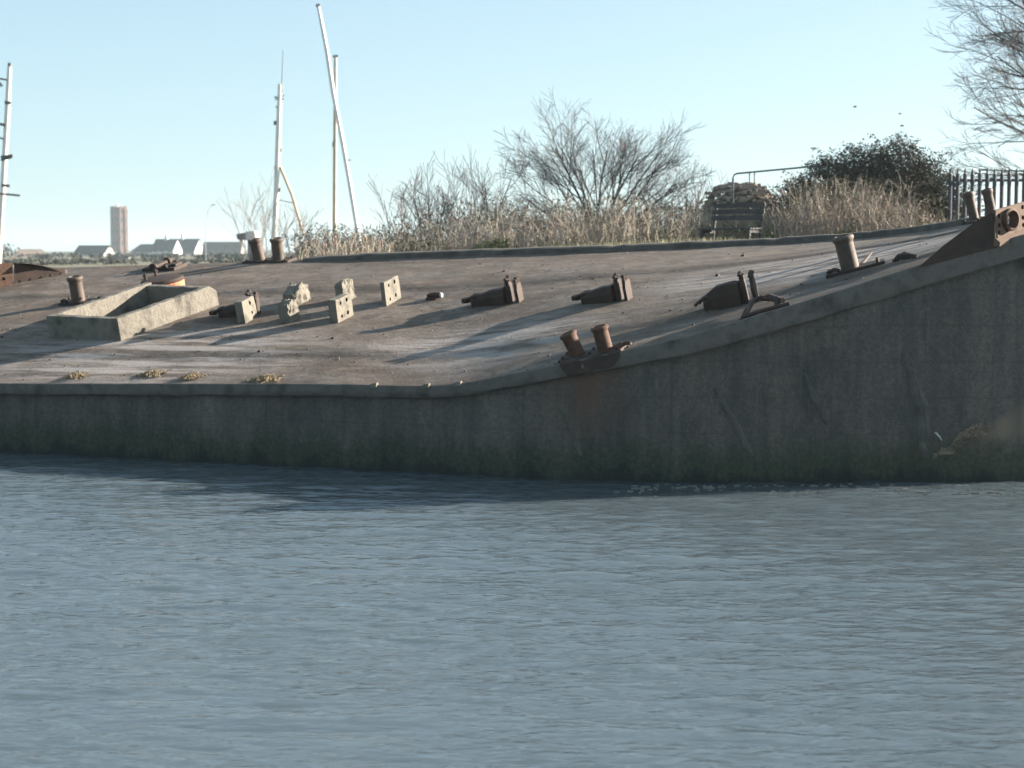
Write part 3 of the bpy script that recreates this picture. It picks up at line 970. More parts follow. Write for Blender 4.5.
# ---- rusty stern plates, far left
sg = MB()
sa, sb = deck_frame(66, 274).o, deck_frame(14, 284).o
Ys = (sa.y, sb.y)
outl = [sa + V((0, 0, -0.03)), P(65, 270, Ys[0]), P(45, 266.5, (Ys[0] + Ys[1]) / 2), P(32, 264, Ys[1]), P(14, 263, Ys[1]), sb + V((0, 0, -0.03))]
for q in range(5):       # scalloped foot
    t = (q + .5) / 5
    p = sb.lerp(sa, t)
    outl.append(p + V((0, 0, 0.05)))
    outl.append(sb.lerp(sa, t + .1) + V((0, 0, -0.02)))
outl = outl[:-1]
n = len(outl)
sg.add(outl + [p + V((0.02, 0.05, 0)) for p in outl], [tuple(range(n)), tuple(range(2 * n - 1, n - 1, -1))] + [(i, n + i, n + (i + 1) % n, (i + 1) % n) for i in range(n)])
tag(sg.build('stern_gusset', M['rust_dark'], barge), 'dark rusty wedge-shaped plate at the stern')
sp = MB()
fs = Fr(sb + V((0.0, -0.02, 0)), V((0.55, -0.83, 0)), V((-0.83, -0.55, 0)), V((0, 0, 1)))
hs = P(14, 263, Ys[1]).z - sb.z
sp.holed(fs, [(0.01, -0.25), (1.3, -0.1), (1.3, hs * .9), (0.5, hs * 0.96), (0.01, hs)], [circle(0.16 + .2 * i, hs * (.25 + .05 * (i % 2)), 0.03, 8) for i in range(5)] + [circle(0.45, hs * .62, 0.10, 16)], 0.0, -0.05, (5,), 0, 1, .03)
tag(sp.build('stern_plate', [M['rust'], M['rust_dark']], barge), 'brown rusty plate with bolt holes at the stern')

# ---- scars on the near side
def strip_on_hull(pts, name, mat, lift, lab, thick=0.02):
    """a raised ragged strip following pixels down the side; pts (px,py,half width m)"""
    mb = MB()
    rings = []
    npt = 6 * (len(pts) - 1)
    for kk in range(npt + 1):
        px, py, w = [float(np.interp(kk / 6, range(len(pts)), [q_[d_] for q_ in pts])) for d_ in range(3)]
        loc, nor = on_hull(px, py)
        t = V((1, -0.1, 0)).normalized()
        ring = []
        for a, c_ in ((-1, -0.03), (-0.9, lift * .2), (-0.6, lift * .7), (-0.25, lift), (0.1, lift * .75), (0.35, lift * .9), (0.7, lift * .45), (0.9, lift * .15), (1, -0.03)):
            q = loc + t * a * w * (1.25 + .8 * noise.noise(loc * 9)) + nor * c_ * (1 + 1.2 * noise.noise(loc * 12 + t * a * .5))
            ring.append(q + noise.noise_vector(q * 7) * 0.02 + noise.noise_vector(q * 26) * 0.010)
        rings.append(ring)
    mb.loft(rings, True)
    return tag(mb.build(name, mat, barge, smooth=True), lab)
strip_on_hull([(905, 352, .02), (908, 362, .05), (912, 378, .06), (917, 395, .06), (922, 410, .055), (923, 425, .05), (922, 440, .045), (926, 458, .03)], 'hull_scar', M['scar'], 0.045, 'raised worn scar running down the bow')
strip_on_hull([(632, 380, .008), (635, 388, .012), (639, 400, .014), (641, 408, .006)], 'hull_scar', M['scar'], 0.015, 'thin pale scrape below the twin posts')
strip_on_hull([(805, 372, .012), (812, 390, .03), (820, 410, .04), (828, 424, .02)], 'hull_scar', M['scar'], 0.02, 'faint worn patch right of the hull dent')
strip_on_hull([(716, 388, .012), (726, 408, .03), (736, 425, .04), (744, 440, .03), (750, 455, .02)], 'hull_scar', M['scar'], 0.02, 'faint diagonal scrape in the hull dent')
strip_on_hull([(560, 405, .015), (566, 420, .025), (575, 440, .03), (580, 455, .02)], 'hull_scar', M['scar'], 0.02, 'faint scrape at the edge of the rust stain')
# lumpy tan patch low on the bow: sunlight painted into its colour
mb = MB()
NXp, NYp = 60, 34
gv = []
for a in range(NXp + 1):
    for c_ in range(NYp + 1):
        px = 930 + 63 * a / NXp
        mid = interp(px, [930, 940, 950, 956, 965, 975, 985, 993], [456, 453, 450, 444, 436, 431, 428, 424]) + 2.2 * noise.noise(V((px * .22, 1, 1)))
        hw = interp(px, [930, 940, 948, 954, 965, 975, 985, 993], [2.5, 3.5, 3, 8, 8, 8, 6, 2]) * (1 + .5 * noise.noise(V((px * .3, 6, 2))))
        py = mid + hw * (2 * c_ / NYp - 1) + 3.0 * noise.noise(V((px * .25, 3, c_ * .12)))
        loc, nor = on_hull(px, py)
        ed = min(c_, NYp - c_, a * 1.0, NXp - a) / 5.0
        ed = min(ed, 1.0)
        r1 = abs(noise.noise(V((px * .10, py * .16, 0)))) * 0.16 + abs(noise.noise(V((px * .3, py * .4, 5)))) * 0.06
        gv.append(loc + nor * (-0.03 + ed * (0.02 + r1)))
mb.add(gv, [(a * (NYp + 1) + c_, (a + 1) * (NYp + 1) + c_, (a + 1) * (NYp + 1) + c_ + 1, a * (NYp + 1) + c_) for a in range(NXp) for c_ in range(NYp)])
tag(mb.build('sunlit_patch', M['sunlit_tan'], barge, smooth=True, fix=False), 'ragged tan patch standing in for sunlight low on the bow')
mb = MB()
a, na = on_hull(935, 433)
b2, nb = on_hull(941, 440)
mb.tube([a + na * .05, a.lerp(b2, .5) + na * .06, b2 + nb * 0.02], [0.012, 0.009, 0.005], 7)
mb.tube([a + na * .0, a + na * .06], 0.011, 7)
tag(mb.build('broken_eyebolt', M['white_spot'], barge, smooth=True), 'small bright broken bolt low on the bow')
# small pale chips on the gunwale joints
for px in (368, 421, 455):
    i = min(range(NU + 1), key=lambda q: abs(512 + near[q].x / near[q].y * FPX - px))
    e = near[i]
    fr = Fr(e + V((0, -0.03, -0.002)), V((0.9, -0.4, 0)), V((.4, .9, 0)), V((0, 0, 1)))
    mb = MB()
    fr = Fr(fr.o, fr.e1, fr.e2, fr.n)
    mb.loft([[fr(-.03, -.012, -.03), fr(-.03, .03, -.03), fr(-.03, .03, .006), fr(-.03, -.012, .003)], [fr(0.0, -.02, -.03), fr(0, .06, -.03), fr(.01, .05, .022), fr(.01, -.015, .016)], [fr(.05, -.01, -.03), fr(.05, .05, -.03), fr(.055, .04, .030), fr(.055, -.0, .026)]], True)
    mb.build('gunwale_chip', M['block'], barge)

# ------------------------------------------------------------------ dry weed clumps lying on the deck
clumps = [(76, 377, 26, 'small flat clump of dry weed nearest the left end of the deck edge'),
          (152, 375, 24, 'loose clump of tan dry weed in the shade line on the deck edge'),
          (192, 378, 22, 'bright tan clump of dry weed on the deck edge, second from the right'),
          (266, 379.5, 30, 'widest clump of dry weed on the deck edge, right of the others')]
for px, py, w, lab in clumps:
    fr = deck_frame(px, py)
    k = fr.o.y / FPX
    mb = MB()
    for i in range(150):
        a, b_ = max(-.5, min(.5, rnd.gauss(0, .26))) * w * k, max(-.11, min(.11, rnd.gauss(0, 0.06)))
        ln = rnd.uniform(.03, .10)
        an = rnd.uniform(0, 6.28)
        h0 = 0.045 * math.exp(-(a / (w * k * .3)) ** 2) * rnd.random() - 0.005
        mb.tube([fr(a, b_, h0), fr(a + ln * .5 * math.cos(an), b_ + ln * .5 * math.sin(an), h0 + rnd.uniform(0, .03)), fr(a + ln * math.cos(an), b_ + ln * math.sin(an), max(-0.005, h0 + rnd.uniform(-.03, .02)))], [0.004, 0.005, 0.002], 3)
    tag(mb.build('weed_clump', M['weed'], None, fix=False), lab, 'weed clump', 'clumps of dry weed on the deck')

gt = MB()
rg_ = random.Random(12)
for i in range(420):
    a_, b_ = rg_.uniform(.02, .95), rg_.betavariate(.9, 1.3)
    k_ = int(a_ * (NU - 2))
    q = deck_pt(k_, min(max(b_, .02), .97)).lerp(deck_pt(k_ + 1, min(max(b_, .02), .97)), rg_.random())
    s_ = rg_.uniform(.006, .018) * (2.0 if rg_.random() < .06 else 1)
    fr = Fr(q, V((math.cos(i), math.sin(i), 0)), V((-math.sin(i), math.cos(i), 0)), V((0, 0, 1)))
    gt.lathe(fr, [(s_, -.004), (s_ * rg_.uniform(.6, 1), s_ * .5), (s_ * .4, s_ * rg_.uniform(.6, .9))], 5, rg_.choice([0, 0, 1]))
tag(gt.build('deck_grit', [M['rust_dark'], M['block']], None), kind='stuff')

# ------------------------------------------------------------------ ground and water
FN = V((0.375, 0.927))
def sstep(x, a, b):
    t = min(max((x - a) / (b - a), 0), 1)
    return t * t * (3 - 2 * t)
def gh(x, y):
    s = (x - 1.68) * 0.375 + (y - 26.16) * 0.927
    along = x
    top = 2.20 + 0.40 * sstep(x, -4.2, 3.5)
    left = sstep(x + (y - 29) * 0.10, -6.5, -3.6)
    land = 0.85 + (top - 0.85) * left
    backw = 1 - sstep(y, 52, 70)
    land = 0.85 + (land - 0.85) * backw
    land -= 0.45 * sstep(y, 120, 500)
    land += 0.05 * noise.noise(V((x * .5, y * .5, 0))) * sstep(y, 24, 28)
    return -1.6 + (land + 1.6) * sstep(s, -1.6, -0.05)

def axis(a0, a1, step, lim, g=1.18):
    c_ = list(np.arange(a0, a1 + 1e-6, step))
    d = step
    while c_[-1] < lim:
        d *= g
        c_.append(c_[-1] + d)
    d = step
    while c_[0] > -lim:
        d *= g
        c_.insert(0, c_[0] - d)
    return c_
gx, gy = axis(-14, 14, 0.35, 4500, 1.25), axis(20, 52, 0.35, 4500, 1.25)
mb = MB()
ny = len(gy)
mb.v = [(x, y, gh(x, y)) for x in gx for y in gy]
mb.f = [(i * ny + j, (i + 1) * ny + j, (i + 1) * ny + j + 1, i * ny + j + 1) for i in range(len(gx) - 1) for j in range(ny - 1)]
mb.m = [0] * len(mb.f)
tag(mb.build('ground', M['ground'], None, smooth=True, org=(0, 0, 0), fix=False), kind='structure')

wx, wy = axis(-7.2, 7.2, 0.034, 900, 1.22), axis(8.2, 23.4, 0.022, 900, 1.22)
wx, wy = np.array(wx), np.array(wy)
X, Y = np.meshgrid(wx, wy, indexing='ij')
Z = np.zeros_like(X)
rs = np.random.RandomState(4)
DX = np.zeros_like(X); DY = np.zeros_like(X)
wind = R(-98)
for i in range(148):
    lam = 0.09 * (6.0 ** rs.rand()) if i < 130 else rs.uniform(0.6, 1.3)
    th = wind + rs.normal(0, 0.33)
    k = 2 * math.pi / lam
    kx, ky = k * math.cos(th), k * math.sin(th)
    amp = 0.0019 * lam ** 0.85 * (0.5 + 1.0 * rs.rand())
    ph = rs.rand() * 6.28
    if i >= 130:
        amp = 0.0013 * (0.5 + rs.rand())
    arg = kx * X + ky * Y + ph
    Z += amp * np.sin(arg)
    DX -= math.cos(th) * amp * 0.8 * np.cos(arg)
    DY -= math.sin(th) * amp * 0.8 * np.cos(arg)
fade = np.clip(1 - (np.maximum(np.abs(X) - 7.2, 0) + np.maximum(8.2 - Y, 0) + np.maximum(Y - 23.4, 0)) / 4, 0, 1)
# patches of calmer and rougher water
pt = 0.85 + 0.3 * np.sin(X * 0.7 + 1.3 * np.sin(Y * .5)) * np.sin(Y * 0.9 + 0.6 * X)
Z *= fade * pt
co = np.stack([X + DX * fade, Y + DY * fade, Z], -1).reshape(-1, 3)
mb = MB()
nyw = len(wy)
mb.v = co.tolist()
ii, jj = np.meshgrid(np.arange(len(wx) - 1), np.arange(nyw - 1), indexing='ij')
q = (ii * nyw + jj).ravel()
mb.f = np.stack([q, q + nyw, q + nyw + 1, q + 1], -1).tolist()
mb.m = [0] * len(mb.f)
tag(mb.build('water', M['water'], None, smooth=True, org=(0, 0, 0), fix=False), kind='structure')

# foam flecks along the hull
mb = MB()
for i in range(150):
    c_ = rnd.choice([(800, 487, 45), (860, 486, 50), (960, 490, 50), (930, 487, 40), (690, 487, 30), (1000, 494, 30), (640, 487, 22), (760, 488, 40)])
    px, py = rnd.gauss(c_[0], c_[2] * .6), c_[1] + abs(rnd.gauss(0, 4.0)) - 2
    d = ray(px, py)
    p = CO + d * (-HCAM / d.z)
    loc, nor = on_hull(px, 470)
    if p.y > loc.y - 0.05:
        continue
    w = rnd.uniform(.0022, .0065) * (1.8 if rnd.random() < .12 else 1)
    fr = Fr(p + V((0, 0, 0.006)), V((1, 0, 0)), V((0, 1, 0)), V((0, 0, 1)))
    n = 7
    rings = []
    el = rnd.uniform(2.5, 8.0)
    for rr, cc in ((1, -0.02), (0.85, 0.003), (0.4, 0.005)):
        rings.append([fr(el * w * rr * math.cos(6.283 * j / n) * (1 + .2 * math.sin(j * 2.1 + i)), 0.8 * w * rr * math.sin(6.283 * j / n), cc) for j in range(n)])
    mb.loft(rings, True)
tag(mb.build('floating_foam', M['foam'], None, smooth=True), kind='stuff')

# ------------------------------------------------------------------ bench
def bench():
    Yb = 36.5
    c0 = P(736, 246, Yb)
    base = V((c0.x, Yb, gh(c0.x, Yb)))
    root = thing('park_bench', base, 'dark slatted park bench with a backrest standing on the bank above the barge', 'bench')
    fr = Fr(base, V((0.80, -0.60, 0)), V((0.60, 0.80, 0)), V((0, 0, 1)))
    hw = 0.60
    lift = P(741, 245, Yb).z - base.z
    fr = fr.at(0, 0, max(lift - 0.06, 0))
    s = MB()
    for k in range(4):
        b0 = -0.50 + k * 0.125
        s.box(fr, -hw, hw, b0, b0 + 0.10, 0.30 + k * 0.003, 0.335 + k * 0.003)
    seat = s.build('seat', M['bench'], root, bevel=0.006)
    s = MB()
    for k in range(3):
        c0_ = 0.50 + k * 0.125
        b0 = 0.03 + k * 0.035
        s.box(fr, -hw, hw, b0, b0 + 0.035, c0_, c0_ + 0.095)
    s.build('backrest', M['bench'], root, bevel=0.006)
    for a in (-hw + 0.06, hw - 0.06):
        l = MB()
        l.box(fr, a - .03, a + .03, -0.47, -0.41, -0.15, 0.298)
        l.build('leg', M['bench'], root, bevel=0.004)
        l = MB()
        l.tube([fr(a, -0.02, -0.15), fr(a, 0.02, 0.30), fr(a, 0.09, 0.55), fr(a, 0.15, 0.86)], 0.034, 6)
        l.build('leg', M['bench'], root)
        l = MB()
        l.box(fr, a - .025, a + .025, -0.405, 0.0, 0.24, 0.297)
        l.build('seat_bearer', M['bench'], root)
bench()

# ------------------------------------------------------------------ palisade fence
def fence():
    Yf = 38.5
    x0 = P(950, 200, Yf).x
    pitch = 0.156
    n = 40
    zt = P(985, 168, Yf).z
    zb = gh(x0 + 1, Yf) - 0.05
    root = thing('palisade_fence', (x0, Yf, zb), 'dark steel palisade fence with spiked pales at the right edge', 'fence')
    yaw = V((1, -0.02, 0)).normalized()
    for k in range(n):
        p = V((x0, Yf, 0)) + yaw * pitch * k
        fr = Fr(V((p.x, p.y, 0)), yaw, V((0.02, 1, 0)), V((0, 0, 1)))
        z = zt + 0.006 * math.sin(k * 1.7)
        m = MB()
        w = 0.044
        prof = [(-w, 0.004), (-w * .45, -0.012), (w * .45, -0.012), (w, 0.004), (w * .45, 0.0), (-w * .45, 0.0)]
        rings = [[fr(a, b_, c_) for a, b_ in prof] for c_ in (zb, z - 0.20)]
        rings.append([fr(a * 1.0, b_, z - 0.13) for a, b_ in prof])
        rings.append([fr(a * .45, b_ * .6, z - 0.10) for a, b_ in prof])
        rings.append([fr(a * .62, b_ * .6, z - 0.06) for a, b_ in prof])
        rings.append([fr(a * .08, b_ * .1, z) for a, b_ in prof])
        m.loft(rings, True)
        m.build('pale', M['fence'], root)
    for zz in (zt - 0.26, zb + 0.35):
        m = MB()
        fr = Fr(V((x0, Yf + 0.03, 0)), yaw, V((0.02, 1, 0)), V((0, 0, 1)))
        m.box(fr, -0.1, pitch * n, 0, 0.04, zz - 0.028, zz + 0.028)
        m.build('rail', M['fence'], root)
    for k in (0, 17, 34):
        m = MB()
        fr = Fr(V((x0 + k * pitch + 0.07, Yf + 0.075, 0)), yaw, V((0.02, 1, 0)), V((0, 0, 1)))
        m.box(fr, -0.04, 0.04, 0, 0.07, zb, zt - 0.15)
        m.build('post', M['fence'], root)
fence()

# ------------------------------------------------------------------ bare trees
def grow(mb_big, mb_small, p, d, ln, r, depth, rr, up=0.15, spread=0.6, wob=0.12, kids=(4, 6), sides=5, thin=0.0035):
    n = 5 if depth > 1 else (4 if depth == 1 else 3)
    pts, rads = [p.copy()], [r]
    dd = d.copy()
    q = p.copy()
    end = max(r * 0.45, thin)
    for i in range(n):
        dd = (dd + V((rr.gauss(0, wob), rr.gauss(0, wob), rr.gauss(0, wob) + up * 0.25))).normalized()
        q = q + dd * (ln / n)
        pts.append(q.copy())
        rads.append(r + (end - r) * (i + 1) / n)
    (mb_big if depth >= mb_small[1] else mb_small[0]).tube(pts, rads, sides if depth >= 2 else 3, cap=False)
    if depth <= 0:
        return
    k = rr.randint(*kids)
    for j in range(k):
        t = 0.25 + 0.72 * (j + rr.random() * .8) / k
        i = min(int(t * n), n - 1)
        f = t * n - i
        pos = pts[i].lerp(pts[i + 1], f)
        ax = (pts[i + 1] - pts[i]).normalized()
        az = rr.random() * 6.283
        x = ax.cross(V((0.3, 0.5, 0.8))).normalized()
        y = ax.cross(x)
        sp = spread * rr.uniform(.7, 1.2)
        nd = (ax * math.cos(sp) + (x * math.cos(az) + y * math.sin(az)) * math.sin(sp)).normalized()
        rk = max((rads[i] + (rads[i + 1] - rads[i]) * f) * rr.uniform(.5, .66), thin)
        grow(mb_big, mb_small, pos, nd, ln * rr.uniform(.42, .66) * (1.1 - .3 * t), rk, depth - 1, rr, up, spread, wob, kids, sides, thin)

def bare_tree(name, base, stems, label, cat, seed, mat, depth=3, group=None, up=0.12, spread=0.55, kids=(4, 6), thin=0.004, wob=0.10):
    rr = random.Random(seed)
    root = thing(name, base, label, cat, group)
    big, small = MB(), MB()
    for d, ln, r, off in stems:
        grow(big, (small, min(2, depth)), V(base) + V(off), V(d).normalized(), ln, r, depth, rr, up, spread, wob, kids, 6, thin)
    big.build('trunk', M['limb'] if mat is M['twig'] else mat, root, fix=False, org=base)
    small.build('crown', mat, root, fix=False, org=base)
    return root

# the wide bush-like bare tree in the middle
Yt = 43.0
pc = P(598, 238, Yt)
base = (pc.x, Yt, gh(pc.x, Yt) - 0.1)
zr = P(598, 97, Yt).z - base[2]
st = []
rr = random.Random(5)
for k in range(17):
    t = (k + 0.5) / 17 * 2 - 1
    an = t * 1.36 + rr.gauss(0, .06)
    ln = zr * (0.60 + 0.02 * t * t) * rr.uniform(.90, 1.02)
    st.append(((math.sin(an), rr.uniform(-.5, .45), math.cos(an) + .12), ln, rr.uniform(.020, .036), (t * 0.22, rr.uniform(-.15, .15), 0.42 + rr.uniform(-.15, .15))))
for k in range(5):
    t = k / 4 * 2 - 1
    st.append(((t * .35, rr.uniform(-.2, .2), 1), 0.75, .045, (t * .12, 0, 0)))
bare_tree('bare_tree', base, st, 'wide bare tree fanning out many thin branches above the dry scrub', 'tree', 11, M['twig'], 3, up=0.06, spread=0.58, kids=(5, 7), thin=0.0034, wob=0.05)

# saplings left of it
def sapling(px, ptop, pbase, Y, seed, lab, n=4, fan=0.35, mat='twig', depth=2, leanx=0.0):
    p = P(px, pbase, Y)
    b = (p.x, Y, gh(p.x, Y) - 0.05)
    h = P(px, ptop, Y).z - b[2]
    rr = random.Random(seed)
    st = []
    for k in range(n):
        t = (k + .5) / n * 2 - 1
        st.append(((t * fan + rr.gauss(0, .08) + leanx, rr.gauss(0, .15), 1), h * 0.86 * rr.uniform(.78, 1.0), rr.uniform(.014, .024), (t * .12, rr.uniform(-.1, .1), 0)))
    bare_tree('bare_shrub', b, st, lab, 'shrub', seed, M[mat], depth, 'bare shrubs along the bank', up=0.2, spread=0.5, kids=(5, 7), thin=0.0045)
sapling(400, 178, 240, 41, 21, 'bare shrub with open grey twigs, leftmost above the scrub', 4, .45, 'twig_pale')
sapling(428, 170, 240, 42, 22, 'bare upright shrub next right of the leftmost one', 5, .35)
sapling(458, 172, 240, 43, 23, 'bare upright shrub between its taller neighbour and the second from the left', 4, .3, 'twig_pale')
sapling(482, 160, 240, 41.5, 24, 'tallest bare shrub, one crooked stem reaching up beside the wide tree', 4, .28)
sapling(266, 192, 262, 62, 25, 'faint bare shrub behind the far pair of mooring posts', 5, .35, 'twig_pale')
sapling(298, 205, 262, 60, 26, 'small bare shrub under the sloping strut of the tall pole', 4, .4, 'twig_pale')
sapling(688, 172, 240, 43, 27, 'low bare shrub between the wide tree and the rubble mound', 5, .5)
sapling(908, 168, 235, 38.5, 28, 'pale thin leafless sapling in front of the dark bramble', 2, .25, 'twig_pale', 1)

# the bare tree reaching in at the right edge
Yr = 44.0
p = P(1085, 200, Yr)
base = (p.x, Yr, gh(p.x, Yr) - 0.1)
st = []
rr = random.Random(9)
zt = P(1085, -60, Yr).z - base[2]
root = thing('bare_tree', base, 'tall bare tree reaching thin branches in from the right edge above the fence', 'tree')
big, small = MB(), MB()
tr = [V(base), V(base) + V((0.1, 0, 1.2)), V(base) + V((-.05, 0, 2.6)), V(base) + V((.1, 0.1, 4.6)), V(base) + V((.1, 0, zt))]
big.tube(tr, [.16, .13, .11, .08, .03], 9)
for k in range(34):
    t = 0.20 + 0.75 * k / 34
    zz = base[2] + zt * t
    side = -1 if k % 3 else 1
    d = V((side * 1.0, rr.uniform(-.6, .6), rr.uniform(.05, .6)))
    o = V((base[0] + .05, Yr, zz))
    grow(big, (small, 2), o, d.normalized(), rr.uniform(2.5, 3.3) * (1.0 - 0.25 * t), .034, 3, rr, 0.12, 0.5, 0.08, (4, 6), 6, 0.0042)
big.build('trunk', M['limb'], root, fix=False, org=base)
small.build('crown', M['twig'], root, fix=False, org=base)

# ------------------------------------------------------------------ leafy shrubs
def leafy(name, base, lobes, nl, leaf, mats, wts, label, cat, seed, group=None, stems=14, sprays=0, spray_len=0.5):
    """crown of many small leaves scattered in overlapping uneven clumps, on visible stems"""
    rr = random.Random(seed)
    root = thing(name, base, label, cat, group)
    base = V(base)
    sm = MB()
    cr = MB()
    def leaf_at(q, s, mi):
        d = V((rr.gauss(0, 1), rr.gauss(0, 1), rr.gauss(0, .7))).normalized()
        x = d.cross(V((rr.random(), rr.random(), rr.random() - .5))).normalized()
        ll, ww = s * rr.uniform(.7, 1.35), s * rr.uniform(.35, .6)
        y = d
        fold = x.cross(y) * ww * .25
        cr.add([q - y * ll * .5, q + x * ww * .5 + fold, q + y * ll * .5, q - x * ww * .5 + fold], [(0, 1, 2), (0, 2, 3)], mi)
    tot = sum(a[3] * a[4] * a[5] for a in lobes)
    for (lx, ly, lz, rx, ry, rz) in lobes:
        n = int(nl * rx * ry * rz / tot)
        ncl = max(6, n // 26)
        for c_ in range(ncl):
            d = V((rr.gauss(0, 1), rr.gauss(0, 1), rr.gauss(0, 1))).normalized()
            u = rr.random() ** 0.42
            q = base + V((lx + d.x * rx * u, ly + d.y * ry * u, max(lz + d.z * rz * u, 0.02)))
            cs = rr.uniform(.06, .17) * (rx + rz)
            mi = rr.choices(range(len(mats)), wts)[0]
            for _ in range(26):
                o = V((rr.gauss(0, cs * .5), rr.gauss(0, cs * .5), rr.gauss(0, cs * .4)))
                z = q + o
                if z.z < base.z - .1:
                    z.z = base.z + rr.random() * .1
                leaf_at(z, leaf, mi if rr.random() < .8 else rr.choices(range(len(mats)), wts)[0])
    for k in range(stems):
        l = rr.choice(lobes)
        a = base + V((l[0] * .6 + rr.gauss(0, .2), l[1] * .6, -0.05))
        b_ = base + V((l[0] + rr.gauss(0, l[3] * .5), l[1] + rr.gauss(0, l[4] * .4), l[2] + l[5] * rr.uniform(.2, .9)))
        sm.tube([a, a.lerp(b_, .5) + V((rr.gauss(0, .1), 0, .1)), b_], [.018, .012, .005], 4, cap=False)
    for k in range(sprays):
        l = rr.choice(lobes)
        an = rr.uniform(-1.3, 1.3)
        d = V((math.sin(an), rr.gauss(0, .4), math.cos(an))).normalized()
        a = base + V((l[0] + d.x * l[3] * .85, l[1] + d.y * l[4], l[2] + d.z * l[5] * .85))
        ln = spray_len * rr.uniform(.4, 1.1)
        mid = a + d * ln * .6
        e = a + d * ln + V((math.copysign(.3, d.x) * ln, 0, -ln * .25))
        sm.tube([a - d * .2, mid, e], [.007, .006, .003], 3, cap=False)
        for j in range(int(9 + ln * 16)):
            t = rr.random()
            q = (a.lerp(mid, t * 2) if t < .5 else mid.lerp(e, t * 2 - 1)) + V((rr.gauss(0, .025), rr.gauss(0, .025), rr.gauss(0, .025)))
            leaf_at(q, leaf * 1.1, rr.choices(range(len(mats)), wts)[0])
    cr.build('crown', mats, root, fix=False, org=base)
    sm.build('stems', M['twig'], root, fix=False, org=base)
    return root

Yd = 40.3
p = P(870, 228, Yd)
base = (p.x, Yd, gh(p.x, Yd))
mpx = Yd / FPX
hB = P(870, 140, Yd).z - base[2]
leafy('bramble_bush', base, [(-1.55, 0, .65, .75, .8, .8), (-.85, .1, 1.05, .9, .8, .92), (-.1, .1, 1.2, .85, .8, 1.0), (.55, 0, 1.38, .85, .8, 1.0), (1.3, 0, 1.0, .75, .7, .95), (.3, -.4, .7, 1.4, .6, .75), (1.75, .1, .55, .5, .6, .65)],
      78000, 0.064, [M['leaf_dark'], M['leaf_brown']], [5, 2], 'large dark bramble bush with arching sprays beside the palisade fence', 'bush', 31, None, 40, 90, .6)
p = P(648, 214, 42.4)
leafy('ivy_bush', (P(640, 214, 42.4).x, 42.4, gh(1.5, 42.4)), [(0, 0, .45, .5, .4, .45), (-.9, 0, .35, .6, .4, .4), (.9, 0, .3, .5, .4, .35)], 2600, 0.05, [M['leaf_dark'], M['leaf_brown']], [2, 1.4], 'dark low tangle at the foot of the wide bare tree', 'bush', 32, None, 16, 8, .4)
p = P(490, 250, 37)
leafy('green_shrub', (p.x, 37, gh(p.x, 37)), [(0, 0, .14, .42, .3, .20), (.28, 0, .22, .30, .25, .22), (-.35, 0, .1, .25, .2, .14)], 1900, 0.045, [M['leaf_green'], M['leaf_yellow'], M['leaf_dark']], [3, 2, 1], 'low bright green shrub at the foot of the dry scrub left of the wide tree', 'shrub', 33, None, 8)
p = P(385, 236, 44)
leafy('bramble_bush', (p.x, 44, gh(p.x, 44)), [(0, 0, .3, .5, .3, .3), (-.7, 0, .3, .5, .3, .22)], 900, 0.05, [M['leaf_dark'], M['leaf_brown']], [2, 1], 'small dark bramble behind the scrub near the sloping white mast', 'bush', 34, None, 10, 10, .35)
p = P(318, 238, 44)
leafy('bramble_bush', (p.x, 44, gh(p.x, 44)), [(0, 0, .35, .4, .3, .35), (.55, 0, .3, .4, .3, .3)], 900, 0.05, [M['leaf_dark'], M['leaf_brown']], [2, 1.3], 'small dark bramble at the left end of the scrub near the bare pole', 'bush', 35, None, 10, 10, .35)
for px, Y, w, seed, lab in ((846, 36.5, .30, 36, 'low green weedy shrub in front of the bramble, left one'), (918, 36.0, .34, 37, 'low pale green shrub in front of the bramble, right one'), (775, 38.0, .34, 38, 'green weedy shrub beside the bench and the rubble mound')):
    p = P(px, 240, Y)
    leafy('green_shrub', (p.x, Y, gh(p.x, Y)), [(0, 0, w * .5, w, w, w * .6), (w, 0, w * .35, w * .7, w * .6, w * .5)], 1000, 0.045, [M['leaf_green'], M['leaf_yellow'], M['leaf_brown']], [3, 2, 1], lab, 'shrub', seed, None, 9, 5, .25)

# ------------------------------------------------------------------ dry scrub: thousands of dead stems, weeds and grass
rs2 = random.Random(77)
scr = MB()
def stem(p, h, lean, r, mi, head):
    d = V((lean[0], lean[1], 1)).normalized()
    mid = p + d * h * .55 + V((rs2.gauss(0, .012), rs2.gauss(0, .012), 0))
    e = p + d * h + V((lean[0] * h * .5, lean[1] * h * .5, -abs(lean[0]) * h * .2))
    scr.tube([p, mid, e], [r, r * .8, r * .45], 3, cap=False, mi=mi)
    for _ in range(rs2.randint(2, 5)):
        t = rs2.uniform(.3, 1)
        q = p.lerp(mid, t / .55) if t < .55 else mid.lerp(e, (t - .55) / .45)
        an = rs2.uniform(0, 6.28)
        ln = h * rs2.uniform(.10, .28)
        f = q + V((math.cos(an) * ln * .6, math.sin(an) * ln * .6, ln * rs2.uniform(.3, .9)))
        scr.tube([q, f], [r * .6, r * .3], 3, cap=False, mi=mi)
    if head:
        scr.tube([e - d * .02, e + d * .03, e + d * .09], [r, r * 3.0, r * .6], 4, cap=False, mi=2)
HP = [300, 318, 345, 380, 420, 470, 520, 570, 640, 700, 720, 770, 790, 850, 900, 930, 955]
HT = [238, 228, 232, 232, 218, 205, 205, 200, 202, 206, 222, 222, 190, 182, 196, 215, 222]
cnt = 0
